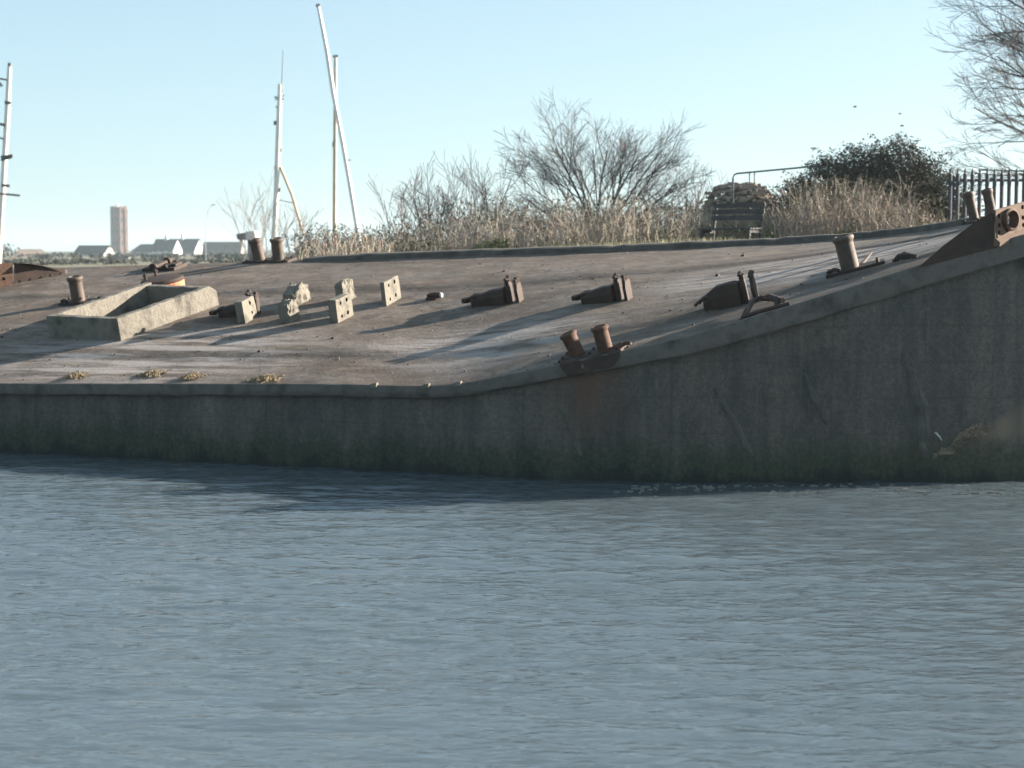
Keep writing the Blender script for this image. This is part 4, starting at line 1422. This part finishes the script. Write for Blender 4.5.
while cnt < 6800:
    px = rs2.uniform(298, 958)
    Y = rs2.uniform(36.9, 43.5)
    if px < 390:
        Y = rs2.uniform(33.5, 43)
    if 690 < px < 775 and Y < 38.3:
        continue
    if px > 780:
        Y = rs2.uniform(36.2, 39.3)
    p = P(px, 245, Y)
    zb = gh(p.x, Y)
    top = P(px, interp(px, HP, HT), Y).z
    hmax = max(top - zb, .2)
    if 700 < px < 785 and Y < 41:
        hmax = min(hmax, .80)
    h = hmax * (rs2.betavariate(1.6, 1.5)) * rs2.choice([1, 1, .7, 1.25])
    cl = noise.noise(V((p.x * 1.4, Y * 1.4, 0)))
    if cl < -0.25 and rs2.random() < .7:
        continue
    h *= 1 + .35 * cl
    r_ = rs2.random()
    w1 = .45 + .5 * cl
    mi = 0 if r_ < w1 * .8 else (1 if r_ < .8 else 2)
    if px > 780 and rs2.random() < .55:
        mi = rs2.choice([1, 2, 2])
    stem(V((p.x, Y, zb - .03)), max(h, .12), (rs2.gauss(0, .22), rs2.gauss(0, .2)), rs2.uniform(.0035, .0075), mi, rs2.random() < .35)
    cnt += 1
for i in range(1500):
    px = rs2.uniform(298, 955)
    Y = rs2.uniform(37.5, 43.5) if px < 780 else rs2.uniform(36.4, 39.6)
    if 690 < px < 775 and Y < 38.6:
        continue
    p = P(px, 245, Y)
    zb = gh(p.x, Y)
    hm_x = max(P(px, interp(px, HP, HT), Y).z - zb, .25)
    if 700 < px < 785:
        hm_x = min(hm_x, .8)
    h = hm_x * rs2.uniform(.5, 1.25)
    an = rs2.uniform(0, 6.28)
    rx = h * rs2.uniform(.2, .9)
    q0 = V((p.x, Y, zb - .03))
    dv_ = V((math.cos(an), math.sin(an) * .6, 0))
    pts = [q0, q0 + dv_ * rx * .25 + V((0, 0, h * .6)), q0 + dv_ * rx * .65 + V((0, 0, h * .95)), q0 + dv_ * rx * 1.1 + V((0, 0, h * rs2.uniform(.7, 1.0)))]
    mi = rs2.choice([0, 1, 1, 2])
    scr.tube(pts, [.006, .0055, .0045, .002], 3, cap=False, mi=mi)
    for _ in range(7):
        t = rs2.uniform(.2, 1.0) * 2.999
        k_ = int(t)
        q = pts[k_].lerp(pts[k_ + 1], t - k_)
        d = V((rs2.gauss(0, 1), rs2.gauss(0, 1), rs2.gauss(0, 1))).normalized()
        x = d.cross(V((.2, .5, .7))).normalized()
        L_s = rs2.uniform(.02, .05)
        scr.add([q, q + d * L_s + x * L_s * .4, q + d * L_s * 2, q + d * L_s - x * L_s * .4], [(0, 1, 2, 3)], 2 if rs2.random() < .6 else 3)
for i in range(900):
    px = rs2.uniform(688, 792)
    Y = rs2.uniform(38.7, 40.9)
    p = P(px, 245, Y)
    stem(V((p.x, Y, gh(p.x, Y) - .03)), rs2.uniform(.3, .82), (rs2.gauss(0, .2), rs2.gauss(0, .2)), rs2.uniform(.0035, .007), 0 if rs2.random() < .6 else 1, rs2.random() < .3)
for i in range(11000):
    px = rs2.uniform(298, 958)
    Y = rs2.uniform(37.0, 39.8)
    p = P(px, 245, Y)
    den = noise.noise(V((p.x * .8, 3, 1)))
    if rs2.random() > (.30 if px < 700 else .62) + den:
        continue
    zb = gh(p.x, Y)
    q = V((p.x, Y, zb + rs2.uniform(0, .38 if px < 700 else .62) * (.6 + .8 * max(den, 0))))
    d = V((rs2.gauss(0, 1), rs2.gauss(0, 1), rs2.gauss(0, .7))).normalized()
    x = d.cross(V((.2, .5, .7))).normalized()
    L_s = rs2.uniform(.02, .045)
    scr.add([q, q + d * L_s + x * L_s * .6, q + d * L_s * 2, q + d * L_s - x * L_s * .6], [(0, 1, 2, 3)], 3 if rs2.random() < .75 else 2)
tag(scr.build('dry_scrub', [M['straw'], M['straw2'], M['straw3'], M['leaf_green']], None, fix=False), kind='stuff')

gr = MB()
for i in range(15000):
    px = rs2.uniform(300, 1000)
    Y = rs2.uniform(28, 39.5) if rs2.random() < .75 else rs2.uniform(25, 30)
    p = P(px, 245, Y)
    s_ = (p.x - 1.68) * .375 + (Y - 26.16) * .927
    if s_ < 0.15:
        continue
    if noise.noise(V((p.x * .9, Y * .9, 4))) < -.15 and rs2.random() < .8:
        continue
    h = rs2.uniform(.04, .14)
    zb = gh(p.x, Y)
    an = rs2.uniform(0, 3.14)
    dx, dy = math.cos(an) * .006, math.sin(an) * .006
    ln = rs2.gauss(0, .04)
    b0 = V((p.x, Y, zb - .02))
    gr.add([b0 - V((dx, dy, 0)), b0 + V((dx, dy, 0)), b0 + V((ln, rs2.gauss(0, .03), h))], [(0, 1, 2)], 0 if rs2.random() < .65 else 1)
tag(gr.build('bank_grass', [M['grass'], M['straw']], None, fix=False), kind='stuff')

# ------------------------------------------------------------------ rubble mound and the pipe rail over it
Ym = 41.5
pm = P(741, 225, Ym)
bz = gh(pm.x, Ym)
mound = thing('rubble_mound', (pm.x, Ym, bz), 'rounded brown mound of stacked rubble behind the bench', 'mound')
hm_ = P(745, 183, Ym).z - bz
wm_ = 44 * Ym / FPX
core = MB()
rings = []
for k in range(9):
    t = k / 8
    rr_ = math.sqrt(max(0, 1 - t ** 2.7)) if k < 8 else 0.12
    rings.append([V((pm.x + math.cos(a) * wm_ * .93 * rr_, Ym + math.sin(a) * .75 * rr_, bz - .05 + hm_ * .94 * t + .02 * math.sin(a * 5 + k))) for a in [2 * math.pi * j / 22 for j in range(22)]])
core.loft(rings, True)
core.build('core', M['stone'], mound, smooth=False)
stn = MB()
for k in range(15):
    t = (k + .5) / 15
    rr_ = math.sqrt(max(0.0, 1 - t ** 2.7))
    nn = int(8 + 32 * rr_)
    for j in range(nn):
        a = 2 * math.pi * (j + rnd.random() * .6) / nn
        if math.sin(a) > 0.5:
            continue
        c_ = V((pm.x + math.cos(a) * wm_ * rr_ * rnd.uniform(.88, 1.0), Ym + math.sin(a) * .8 * rr_ * rnd.uniform(.95, 1.05), bz + hm_ * t + rnd.gauss(0, .025)))
        fr = Fr(c_, V((-math.sin(a) * wm_, math.cos(a) * .8, rnd.gauss(0, .22))), V((math.cos(a), math.sin(a), 0)), V((0, 0, 1)))
        w, h, d = rnd.uniform(.035, .11), rnd.uniform(.015, .04), rnd.uniform(.04, .09)
        vs = [fr(x * w * rnd.uniform(.8, 1.1), y * d * rnd.uniform(.8, 1.1), z * h * rnd.uniform(.8, 1.1)) for z in (-1, 1) for y in (-1, 1) for x in (-1, 1)]
        stn.add(vs, [(0, 2, 3, 1), (4, 5, 7, 6), (0, 1, 5, 4), (2, 6, 7, 3), (0, 4, 6, 2), (1, 3, 7, 5)])
for i in range(60):       # stones on the crest
    a = rnd.uniform(0, 6.28)
    u = rnd.random() ** .5 * .75
    c_ = V((pm.x + math.cos(a) * wm_ * u, Ym + math.sin(a) * .6 * u, bz + hm_ * (1 - u ** 3.2) ** .35 * .98))
    fr = Fr(c_, V((1, rnd.gauss(0, .3), rnd.gauss(0, .15))), V((rnd.gauss(0, .3), 1, 0)), V((0, 0, 1)))
    stn.box(fr, -.09, .08, -.06, .06, -.04, .025)
o = stn.build('stones', M['stone'], mound)
o['kind'] = 'stuff'
pr = MB()
Yp = 40.6
a_, b_, c_, d_ = P(733, 205, Yp), P(733, 178, Yp), P(737, 173.5, Yp), P(875, 160.5, Yp)
rail = thing('pipe_rail', (a_.x, Yp, a_.z), 'thin grey pipe handrail running over the rubble mound into the bramble', 'handrail')
pr.tube([a_, b_, P(734, 175, Yp), c_, P(780, 169.5, Yp), d_], 0.021, 8)
pr.build('pipe', M['rail'], rail, smooth=True)
for px, py in ((749.5, 172.5), (754.5, 172.0)):
    q = MB()
    q.tube([P(px, py, Yp), P(px, 184, Yp)], 0.014, 6)
    q.build('post', M['rail'], rail)
q = MB()
q.tube([P(866, 161.5, Yp), P(866, 225, Yp)], 0.02, 6)
q.build('post', M['rail'], rail)

# ------------------------------------------------------------------ masts of boats behind the bank
def mast(pts, Y, rpx, mat, label, cat='mast'):
    a = P(*pts[-1], Y)
    foot = V((a.x, Y, gh(a.x, Y)))
    root = thing('boat_mast', foot, label, cat, 'masts of boats laid up behind the bank')
    mb = MB()
    k = Y / FPX
    line = [P(x, y, Y) for x, y in pts]
    d = (line[-1] - line[-2]).normalized()
    tt = (line[-1].z - foot.z) / max(-d.z, .2)
    line.append(line[-1] + d * tt)
    mb.tube(line, [rpx * k * (.75 if i == 0 else 1) for i in range(len(line))], 10)
    mb.build('pole', mat, root, smooth=True)
    return root, k
Y1 = 66
m1, k = mast([(280, 84), (278.5, 130), (276.5, 190), (274, 238)], Y1, 2.7, M['mast_white'], 'white boat mast with a thin aerial and a sloping strut')
b = MB(); b.tube([P(283, 50, Y1), P(281.5, 90, Y1)], [.012, .02], 5); b.build('aerial', M['fitting'], m1)
b = MB(); b.tube([P(280, 166, Y1), P(292, 195, Y1), P(304, 236, Y1)], [.055, .055, .05], 8); b.build('strut', M['mast_wood'], m1, smooth=True)
b = MB()
b.tube([P(274.5, 97, Y1), P(283.5, 99, Y1)], .03, 6); b.tube([P(275, 100, Y1), P(284, 95, Y1)], .022, 6)
b.build('masthead_fitting', M['fitting'], m1)
b = MB(); b.tube([P(281.8, 84, Y1), P(281.8, 93, Y1)], .04, 6); b.build('masthead_light', M['fitting'], m1)
b = MB(); b.tube([P(276, 107, Y1), P(281, 107, Y1)], .04, 6); b.build('cleat', M['fitting'], m1)
for px, py in ((275.0, 123), (280.5, 150), (275.5, 168), (279.5, 190)):
    b = MB(); b.tube([P(px, py - 2, Y1), P(px, py + 2, Y1)], .05, 6); b.build('cleat', M['fitting'], m1)
b = MB(); b.tube([P(279, 200, Y1), P(293, 203, Y1)], .016, 5); b.build('crosspiece', M['fitting'], m1)
Y2 = 72
m2, k = mast([(335.5, 56), (335.2, 130), (334.8, 190), (334.5, 232)], Y2, 2.0, M['mast_wood'], 'brown upright boat mast crossed by the sloping white mast')
b = MB(); b.tube([P(333, 56.5, Y2), P(338, 56, Y2)], .05, 6); b.build('mast_cap', M['fitting'], m2)
b = MB(); b.tube([P(333.8, 142, Y2), P(333.8, 147, Y2)], .06, 6); b.build('cleat', M['fitting'], m2)
Y3 = 70
m3, k = mast([(318, 5), (327, 52), (333, 92), (343, 145), (350, 185), (357, 228)], Y3, 2.1, M['mast_alloy'], 'long white boat mast leaning to the left, tallest in the photo')
b = MB(); b.tube([P(316, 6, Y3), P(320, 5, Y3)], .06, 6); b.build('mast_cap', M['fitting'], m3)
b = MB(); b.tube([P(344, 160, Y3), P(350.5, 160, Y3)], .025, 6); b.build('spreader', M['fitting'], m3)
b = MB(); b.tube([P(330, 79, Y3), P(331.5, 83, Y3)], .05, 6); b.build('cleat', M['fitting'], m3)
Y4 = 60
m4, k = mast([(9.5, 66), (7.5, 110), (4.5, 160), (2, 205), (-1, 255)], Y4, 2.8, M['mast_white'], 'white boat mast with dark fittings at the left edge')
for (x0, y0, x1, y1, rr_) in ((-4, 78, 8, 80, .03), (-2, 82, 2, 86, .05), (5, 102, 11, 103, .06), (0, 124, 6, 125, .05), (1, 157, 13, 155.5, .05), (1, 160, 12, 157, .04), (2, 185, 10, 186, .05), (-6, 193, 20, 195.5, .035), (-3, 137, 4, 139, .03)):
    b = MB(); b.tube([P(x0, y0, Y4 - .1), P(x1, y1, Y4 - .1)], rr_, 7); b.build('mast_fitting', M['fitting'], m4)
b = MB(); b.tube([P(10, 63, Y4), P(9.5, 68, Y4)], .07, 8); b.build('mast_cap', M['fitting'], m4)

# small boat with a white cabin
def small_boat():
    Y = 75
    k = Y / FPX
    p = P(248, 240, Y)
    g0 = gh(p.x, Y)
    root = thing('small_boat', (p.x, Y, g0), 'small laid-up boat whose white cabin and dark windscreen show above the far deck edge', 'boat')
    fr = Fr(V((p.x, Y, g0)), V((1, -.2, 0)), V((.2, 1, 0)), V((0, 0, 1)))
    zc = P(248, 264, Y).z - g0
    rings = []
    for a, w, s in ((-1.9, .05, .25), (-1.3, .55, .1), (0, .8, 0), (1.6, .75, 0), (1.75, .7, 0)):
        rings.append([fr(a, -w, zc), fr(a, -w * .75, .15 + s), fr(a, 0, .02 + s), fr(a, w * .75, .15 + s), fr(a, w, zc)])
    h = MB(); h.loft(rings, True)
    h.build('hull', M['fitting'], root, smooth=False)
    c = MB(); c.box(fr, 0.05, .34, -.22, .22, zc - .02, zc + 1.0)
    c.build('cabin_base', M['fitting'], root, bevel=.03)
    c = MB(); c.box(fr, 0.0, .42, -.3, .3, zc + 1.003, zc + 1.36)
    c.build('cabin', M['white'], root, bevel=.04)
    c = MB(); c.loft([[fr(-.36, -.30, zc + 1.02), fr(-.36, .30, zc + 1.02), fr(-.40, .30, zc + 1.24), fr(-.40, -.30, zc + 1.24)], [fr(-.006, -.30, zc + .98), fr(-.006, .30, zc + .98), fr(-.006, .30, zc + 1.30), fr(-.006, -.30, zc + 1.30)]], True)
    c.build('windscreen', M['fitting'], root)
small_boat()

# ------------------------------------------------------------------ distant houses and the tower
def house(pxl, pxr, ridge_y, eave_y, Y, yaw, wall, roof, label, gable_timber=False, hips=False, chims=(), wins=4, depth_f=0.42, name='house'):
    k = Y / FPX
    wpx = (pxr - pxl) * k
    ya = R(yaw)
    Ln = wpx / (math.cos(ya) + depth_f * abs(math.sin(ya)))
    Dp = Ln * depth_f
    cx = P((pxl + pxr) / 2, 250, Y).x
    g0 = gh(cx, Y)
    zr, ze = P(500, ridge_y, Y).z - g0, P(500, eave_y, Y).z - g0
    base = V((cx, Y, g0))
    root = thing(name, base, label, 'house')
    fr = Fr(base, V((math.cos(ya), -math.sin(ya), 0)), V((math.sin(ya), math.cos(ya), 0)), V((0, 0, 1)))
    a, d = Ln / 2, Dp / 2
    w = MB()
    if hips:
        w.box(fr, -a, a, -d, d, -.2, ze)
    else:
        w.loft([[fr(s * a, -d, -.2), fr(s * a, d, -.2), fr(s * a, d, ze), fr(s * a, 0, zr - .12), fr(s * a, -d, ze)] for s in (-1, 1)], True)
    w.build('wall', wall, root)
    r = MB()
    th, ov = .22, .35
    if hips:
        hp = min(a * .45, d)
        top = [fr(-a + hp, 0, zr), fr(a - hp, 0, zr)]
        bt = [fr(-a - ov, -d - ov, ze), fr(a + ov, -d - ov, ze), fr(a + ov, d + ov, ze), fr(-a - ov, d + ov, ze)]
        r.add(bt + top, [(0, 1, 5, 4), (1, 2, 5), (2, 3, 4, 5), (3, 0, 4), (3, 2, 1, 0)])
    else:
        sl = (zr - ze) / d
        for s in (-1, 1):
            prof = [(s * (d + ov), ze - ov * sl + th * .3), (0.0, zr + th * .3), (0.0, zr + th * 1.2), (s * (d + ov), ze - ov * sl + th * 1.2)]
            r.loft([[fr(q, b_, c_) for b_, c_ in prof] for q in (-a - ov * .6, a + ov * .6)], True)
    rf = r.build('roof', roof, root)
    for t, hh in chims:
        c = MB()
        x = -a + 2 * a * t
        c.box(fr, x - .55, x + .55, -.5, .5, zr - .8, zr + hh)
        c.box(fr, x - .65, x + .65, -.6, .6, zr + hh - .25, zr + hh)
        c.build('chimney', M['white'] if wall is not M['brownwall'] else M['brownwall'], rf)
    for i in range(wins):
        x = -a + 2 * a * (i + .5) / wins
        for z0 in ((ze * .18, ze * .45), (ze * .6, ze * .88)):
            f = MB()
            f.box(fr, x - .8, x + .8, -d - .06, -d + .02, z0[0], z0[1])
            wf = f.build('window', M['white'], root)
            g = MB()
            g.box(fr, x - .66, x + .66, -d - .09, -d - .055, z0[0] + .12, z0[1] - .12)
            g.build('pane', M['glass'], wf)
    if not hips:
        f = MB()
        f.box(fr, a - .02, a + .06, -.8, .8, ze * .6, ze * .95)
        wf = f.build('window', M['white'], root)
        g = MB(); g.box(fr, a + .055, a + .09, -.65, .65, ze * .6 + .12, ze * .95 - .12); g.build('pane', M['glass'], wf)
        if gable_timber:
            t = MB()
            for b_ in (-.6, 0.0, .6):
                t.box(fr, a + .02, a + .10, b_ * d - .14, b_ * d + .14, ze * .96, ze + (zr - ze) * (1 - abs(b_)) - .2)
            t.build('gable_timbers', M['timber'], root)
house(73, 116, 246.0, 254, 620, 28, M['cream'], M['roof'], 'distant dark-roofed house with a pale timbered gable, left of the brick tower', True, False, (), 4, .45)
house(131, 166, 244.0, 252, 720, 20, M['cream'], M['roof'], 'distant white house with a dark hipped roof just right of the tower', False, True, ((.93, 1.2),), 4, .5)
house(152, 182, 239.6, 250, 690, 26, M['white'], M['roof'], 'distant white house whose bright gable stands between two chimneys', False, False, ((.5, 1.6),), 3, .55)
house(172, 205, 239.4, 252, 740, 32, M['white'], M['roof'], 'distant house with a large white gable at its right end', False, False, ((.25, 2.0),), 3, .55)
house(203, 244, 242.5, 252, 640, 10, M['brownwall'], M['roofbrown'], 'distant long brown house with a chimney at its right end', False, False, ((.97, 1.2),), 6, .3)
house(9, 52, 249.0, 258, 480, -20, M['brownwall'], M['roofbrown'], 'distant low brown-roofed house at the far left beside the mast', False, True, (), 4, .5)
house(118, 131, 256.0, 259.5, 400, 25, M['white'], M['white'], 'small distant white shed among the hedges below the tower', False, False, (), 1, .7, 'shed')

def tower():
    Y = 1000
    k = Y / FPX
    c = P(119.5, 250, Y)
    g0 = gh(c.x, Y)
    zt = P(119.5, 207.5, Y).z - g0
    rr_ = 7.7 * k
    base = V((c.x, Y, g0))
    root = thing('brick_tower', base, 'tall octagonal brick tower standing above the distant houses', 'tower')
    fr = Fr(base, V((math.cos(.3), math.sin(.3), 0)), V((-math.sin(.3), math.cos(.3), 0)), V((0, 0, 1)))
    w = MB()
    w.lathe(fr, [(rr_ * 1.06, -.3), (rr_ * 1.06, 1.5), (rr_, 1.9), (rr_ * .97, zt * .5), (rr_ * .95, zt * .955), (rr_ * 1.02, zt * .965), (rr_ * 1.02, zt * .985), (rr_ * .9, zt * .985)], 8)
    w.build('shaft', M['tower'], root)
    for j in range(8):
        an = 2 * math.pi * j / 8
        b = MB()
        b.lathe(fr.at(math.cos(an) * rr_ * .97, math.sin(an) * rr_ * .97, 0), [(.62, -.2), (.62, zt * .5), (.55, zt * .97), (.6, zt * 1.0), (.3, zt * 1.03)], 6)
        b.build('buttress', M['tower'], root)
        for q in (-.25, .25):
            an2 = an + math.pi / 8 + q * .55
            b = MB()
            f2 = Fr(fr(math.cos(an2) * rr_ * .93, math.sin(an2) * rr_ * .93, zt * .984), fr.e1 * math.cos(an2) + fr.e2 * math.sin(an2), fr.e2 * math.cos(an2) - fr.e1 * math.sin(an2), V((0, 0, 1)))
            b.box(f2, -.25, .25, -.5, .5, 0, .7)
            b.build('merlon', M['tower'], root)
    for j in range(8):
        an = 2 * math.pi * (j + .5) / 8
        rf = rr_ * .915
        f2 = Fr(fr(math.cos(an) * rf, math.sin(an) * rf, 0), fr.e1 * math.cos(an) + fr.e2 * math.sin(an), fr.e2 * math.cos(an) - fr.e1 * math.sin(an), V((0, 0, 1)))
        for t in (.2, .45, .7, .88):
            b = MB()
            b.box(f2, -.2, .12, -.35, .35, zt * t, zt * t + 1.7)
            b.build('window', M['glass'], root)
    b = MB()
    b.lathe(fr.at(-.8, 0, zt * .98), [(.9, 0), (.9, 2.0), (.4, 2.6), (.1, 2.7)], 8)
    b.build('roof_hut', M['white'], root)
tower()

def street_lamp():
    Y = 210
    p = P(206, 258, Y)
    g0 = gh(p.x, Y)
    root = thing('street_lamp', (p.x, Y, g0), 'thin curved street lamp standing alone right of the distant houses', 'street lamp')
    b = MB()
    b.tube([V((p.x, Y, g0)), P(205.5, 240, Y), P(206, 220, Y), P(208, 210, Y), P(212, 205, Y)], [.045, .04, .03, .028, .025], 6)
    b.build('pole', M['lamp'], root, smooth=True)
    b = MB()
    q = P(213, 204.8, Y)
    b.lathe(Fr(q, V((0, 1, 0)), V((0, 0, 1)), V((1, 0, .1))), [(.03, -.2), (.07, 0), (.07, .2), (.02, .3)], 8)
    b.build('lamp_head', M['lamp'], root)
street_lamp()

# hedges and trees far off, one mass of foliage
hd = MB()
rh = random.Random(3)
def clump(c, rx, rz, n, s, mi):
    for i in range(n):
        d = V((rh.gauss(0, 1), rh.gauss(0, 1), rh.gauss(0, 1))).normalized() * rh.random() ** .4
        q = c + V((d.x * rx, d.y * rx, d.z * rz))
        if q.z < c.z - rz:
            continue
        u = V((rh.gauss(0, 1), rh.gauss(0, 1), rh.gauss(0, 1))).normalized()
        w = u.cross(V((.3, .2, .9))).normalized()
        hd.add([q - u * s, q + w * s * .7, q + u * s, q - w * s * .7], [(0, 1, 2, 3)], mi)
for i in range(170):
    px = rh.uniform(-120, 420)
    Y = rh.uniform(330, 600)
    top = interp(px, [-120, -20, 8, 14, 28, 40, 60, 72, 80, 110, 135, 160, 205, 245, 280, 420], [246, 240, 243, 257, 257.5, 256, 251, 252, 255, 257, 258, 258.5, 258, 255, 252, 250])
    top += rh.gauss(0, .9)
    p = P(px, 255, Y)
    g0 = gh(p.x, Y)
    zt = P(px, top, Y).z
    h = max(zt - g0, 1.2)
    clump(V((p.x, Y, g0 + h * .5)), h * rh.uniform(.7, 1.3), h * .52, 46, .30 + h * .045, 0 if rh.random() < .6 else 1)
for i in range(300):
    px = rh.uniform(-150, 420)
    Y = rh.uniform(190, 330)
    top = 260.0 + rh.gauss(0, 1.2)
    p = P(px, 255, Y)
    g0 = gh(p.x, Y)
    h = max(P(px, top, Y).z - g0, .5)
    clump(V((p.x, Y, g0 + h * .45)), h * rh.uniform(1.0, 2.2), h * .55, 40, .16 + h * .04, 0 if rh.random() < .7 else 1)
for i in range(150):
    x = rh.uniform(-700, 900)
    Y = rh.uniform(650, 1100)
    clump(V((x, Y, 1.0 + gh(x, Y))), rh.uniform(4, 10), rh.uniform(1.6, 3), 40, .9, 0)
tag(hd.build('far_hedges', [M['hedge'], M['hedge2']], None, fix=False), kind='stuff')

# birds
for i, (px, py, an) in enumerate(((855, 107, .3), (873, 135, -.5), (900, 114, .9), (902, 126, .1))):
    Y = 48
    c = P(px, py, Y)
    fr0 = Fr(c, V((math.cos(an), math.sin(an) * .6, .2 * math.sin(an * 3))), V((-math.sin(an) * .6, math.cos(an), 0)), V((0, 0, 1)))
    b = MB()
    fr = lambda a_, b_, c_: fr0(a_ * .62, b_ * .62, c_ * .62)
    body = [(-.085, .006), (-.05, .016), (0, .024), (.05, .018), (.065, .016), (.08, .012), (.1, .002)]
    b.loft([[fr(a, r * math.cos(q), r * math.sin(q)) for q in [6.283 * j / 7 for j in range(7)]] for a, r in body], True)
    for s in (-1, 1):
        b.loft([[fr(.04, s * .01, .01), fr(-.035, s * .01, .01), fr(-.03, s * .01, .018), fr(.035, s * .01, .018)],
                [fr(.03, s * .07, .05), fr(-.035, s * .07, .045), fr(-.03, s * .07, .052), fr(.03, s * .07, .057)],
                [fr(-.03, s * .14, .03), fr(-.05, s * .14, .03), fr(-.048, s * .14, .034), fr(-.03, s * .14, .034)]], True)
    b.loft([[fr(-.07, -.01, -.002), fr(-.07, .01, -.002), fr(-.07, .01, .004), fr(-.07, -.01, .004)], [fr(-.14, -.025, 0), fr(-.14, .025, 0), fr(-.14, .025, .004), fr(-.14, -.025, .004)]], True)
    tag(b.build('bird', M['bird'], None, smooth=True), 'tiny dark bird flying in the pale sky above the bramble bush', 'bird', 'birds over the bramble bush')

# ------------------------------------------------------------------ air
hz = MB()
fr = Fr(V((0, 0, 0)), V((1, 0, 0)), V((0, 1, 0)), V((0, 0, 1)))
hz.box(fr, -4700, 4700, -4700, 4700, -2.7, 46)
hm2 = bpy.data.materials.new('haze')
hm2.use_nodes = True
t = hm2.node_tree
t.nodes.remove(t.nodes['Principled BSDF'])
pv = N(t, 'ShaderNodeVolumePrincipled')
pv.inputs['Color'].default_value = (0.68, 0.82, 0.90, 1)
pv.inputs['Density'].default_value = 0.00024
pv.inputs['Anisotropy'].default_value = 0.3
L(t, pv.outputs[0], t.nodes['Material Output'].inputs['Volume'])
tag(hz.build('haze', hm2, None, org=(0, 0, 0)), kind='stuff')

# ------------------------------------------------------------------ light
SUN_AZ = 74.0      # degrees to the right of the view direction
SUN_EL = 19.8
sd = V((math.sin(R(SUN_AZ)) * math.cos(R(SUN_EL)), math.cos(R(SUN_AZ)) * math.cos(R(SUN_EL)), math.sin(R(SUN_EL))))
sun = bpy.data.lights.new('sun', 'SUN')
sun.energy = 5.0
sun.angle = R(0.5)
sun.color = (1.0, 0.91, 0.79)
so = bpy.data.objects.new('sun', sun)
COL.objects.link(so)
so.rotation_euler = sd.to_track_quat('Z', 'Y').to_euler()
so.location = (20, 10, 30)
w = bpy.data.worlds.new('World')
SC.world = w
w.use_nodes = True
t = w.node_tree
bg = t.nodes['Background']
sky = N(t, 'ShaderNodeTexSky', sky_type='NISHITA')
sky.sun_disc = False
sky.sun_elevation = R(SUN_EL)
sky.sun_rotation = R(SUN_AZ)
sky.altitude = 0
sky.air_density = 0.6
sky.dust_density = 1.0
sky.ozone_density = 3.0
gm = N(t, 'ShaderNodeGamma')          # thin winter haze evens the sky out
gm.inputs['Gamma'].default_value = 0.48
L(t, sky.outputs[0], gm.inputs['Color'])
L(t, mix(t, 1.0, gm.outputs[0], (0.99, 1.12, 1.05), 'MULTIPLY'), bg.inputs['Color'])
bg.inputs['Strength'].default_value = 0.113
vs = SC.view_settings
vs.view_transform = 'Standard'
vs.look = 'None'
vs.gamma = 1
vs.use_curve_mapping = False
vs.exposure = 1.93
SC.render.engine = 'CYCLES'
cy = SC.cycles
cy.use_denoising = True
cy.max_bounces = 6
cy.diffuse_bounces = 3
cy.glossy_bounces = 3
cy.volume_bounces = 1
cy.transparent_max_bounces = 8
cy.sample_clamp_indirect = 6
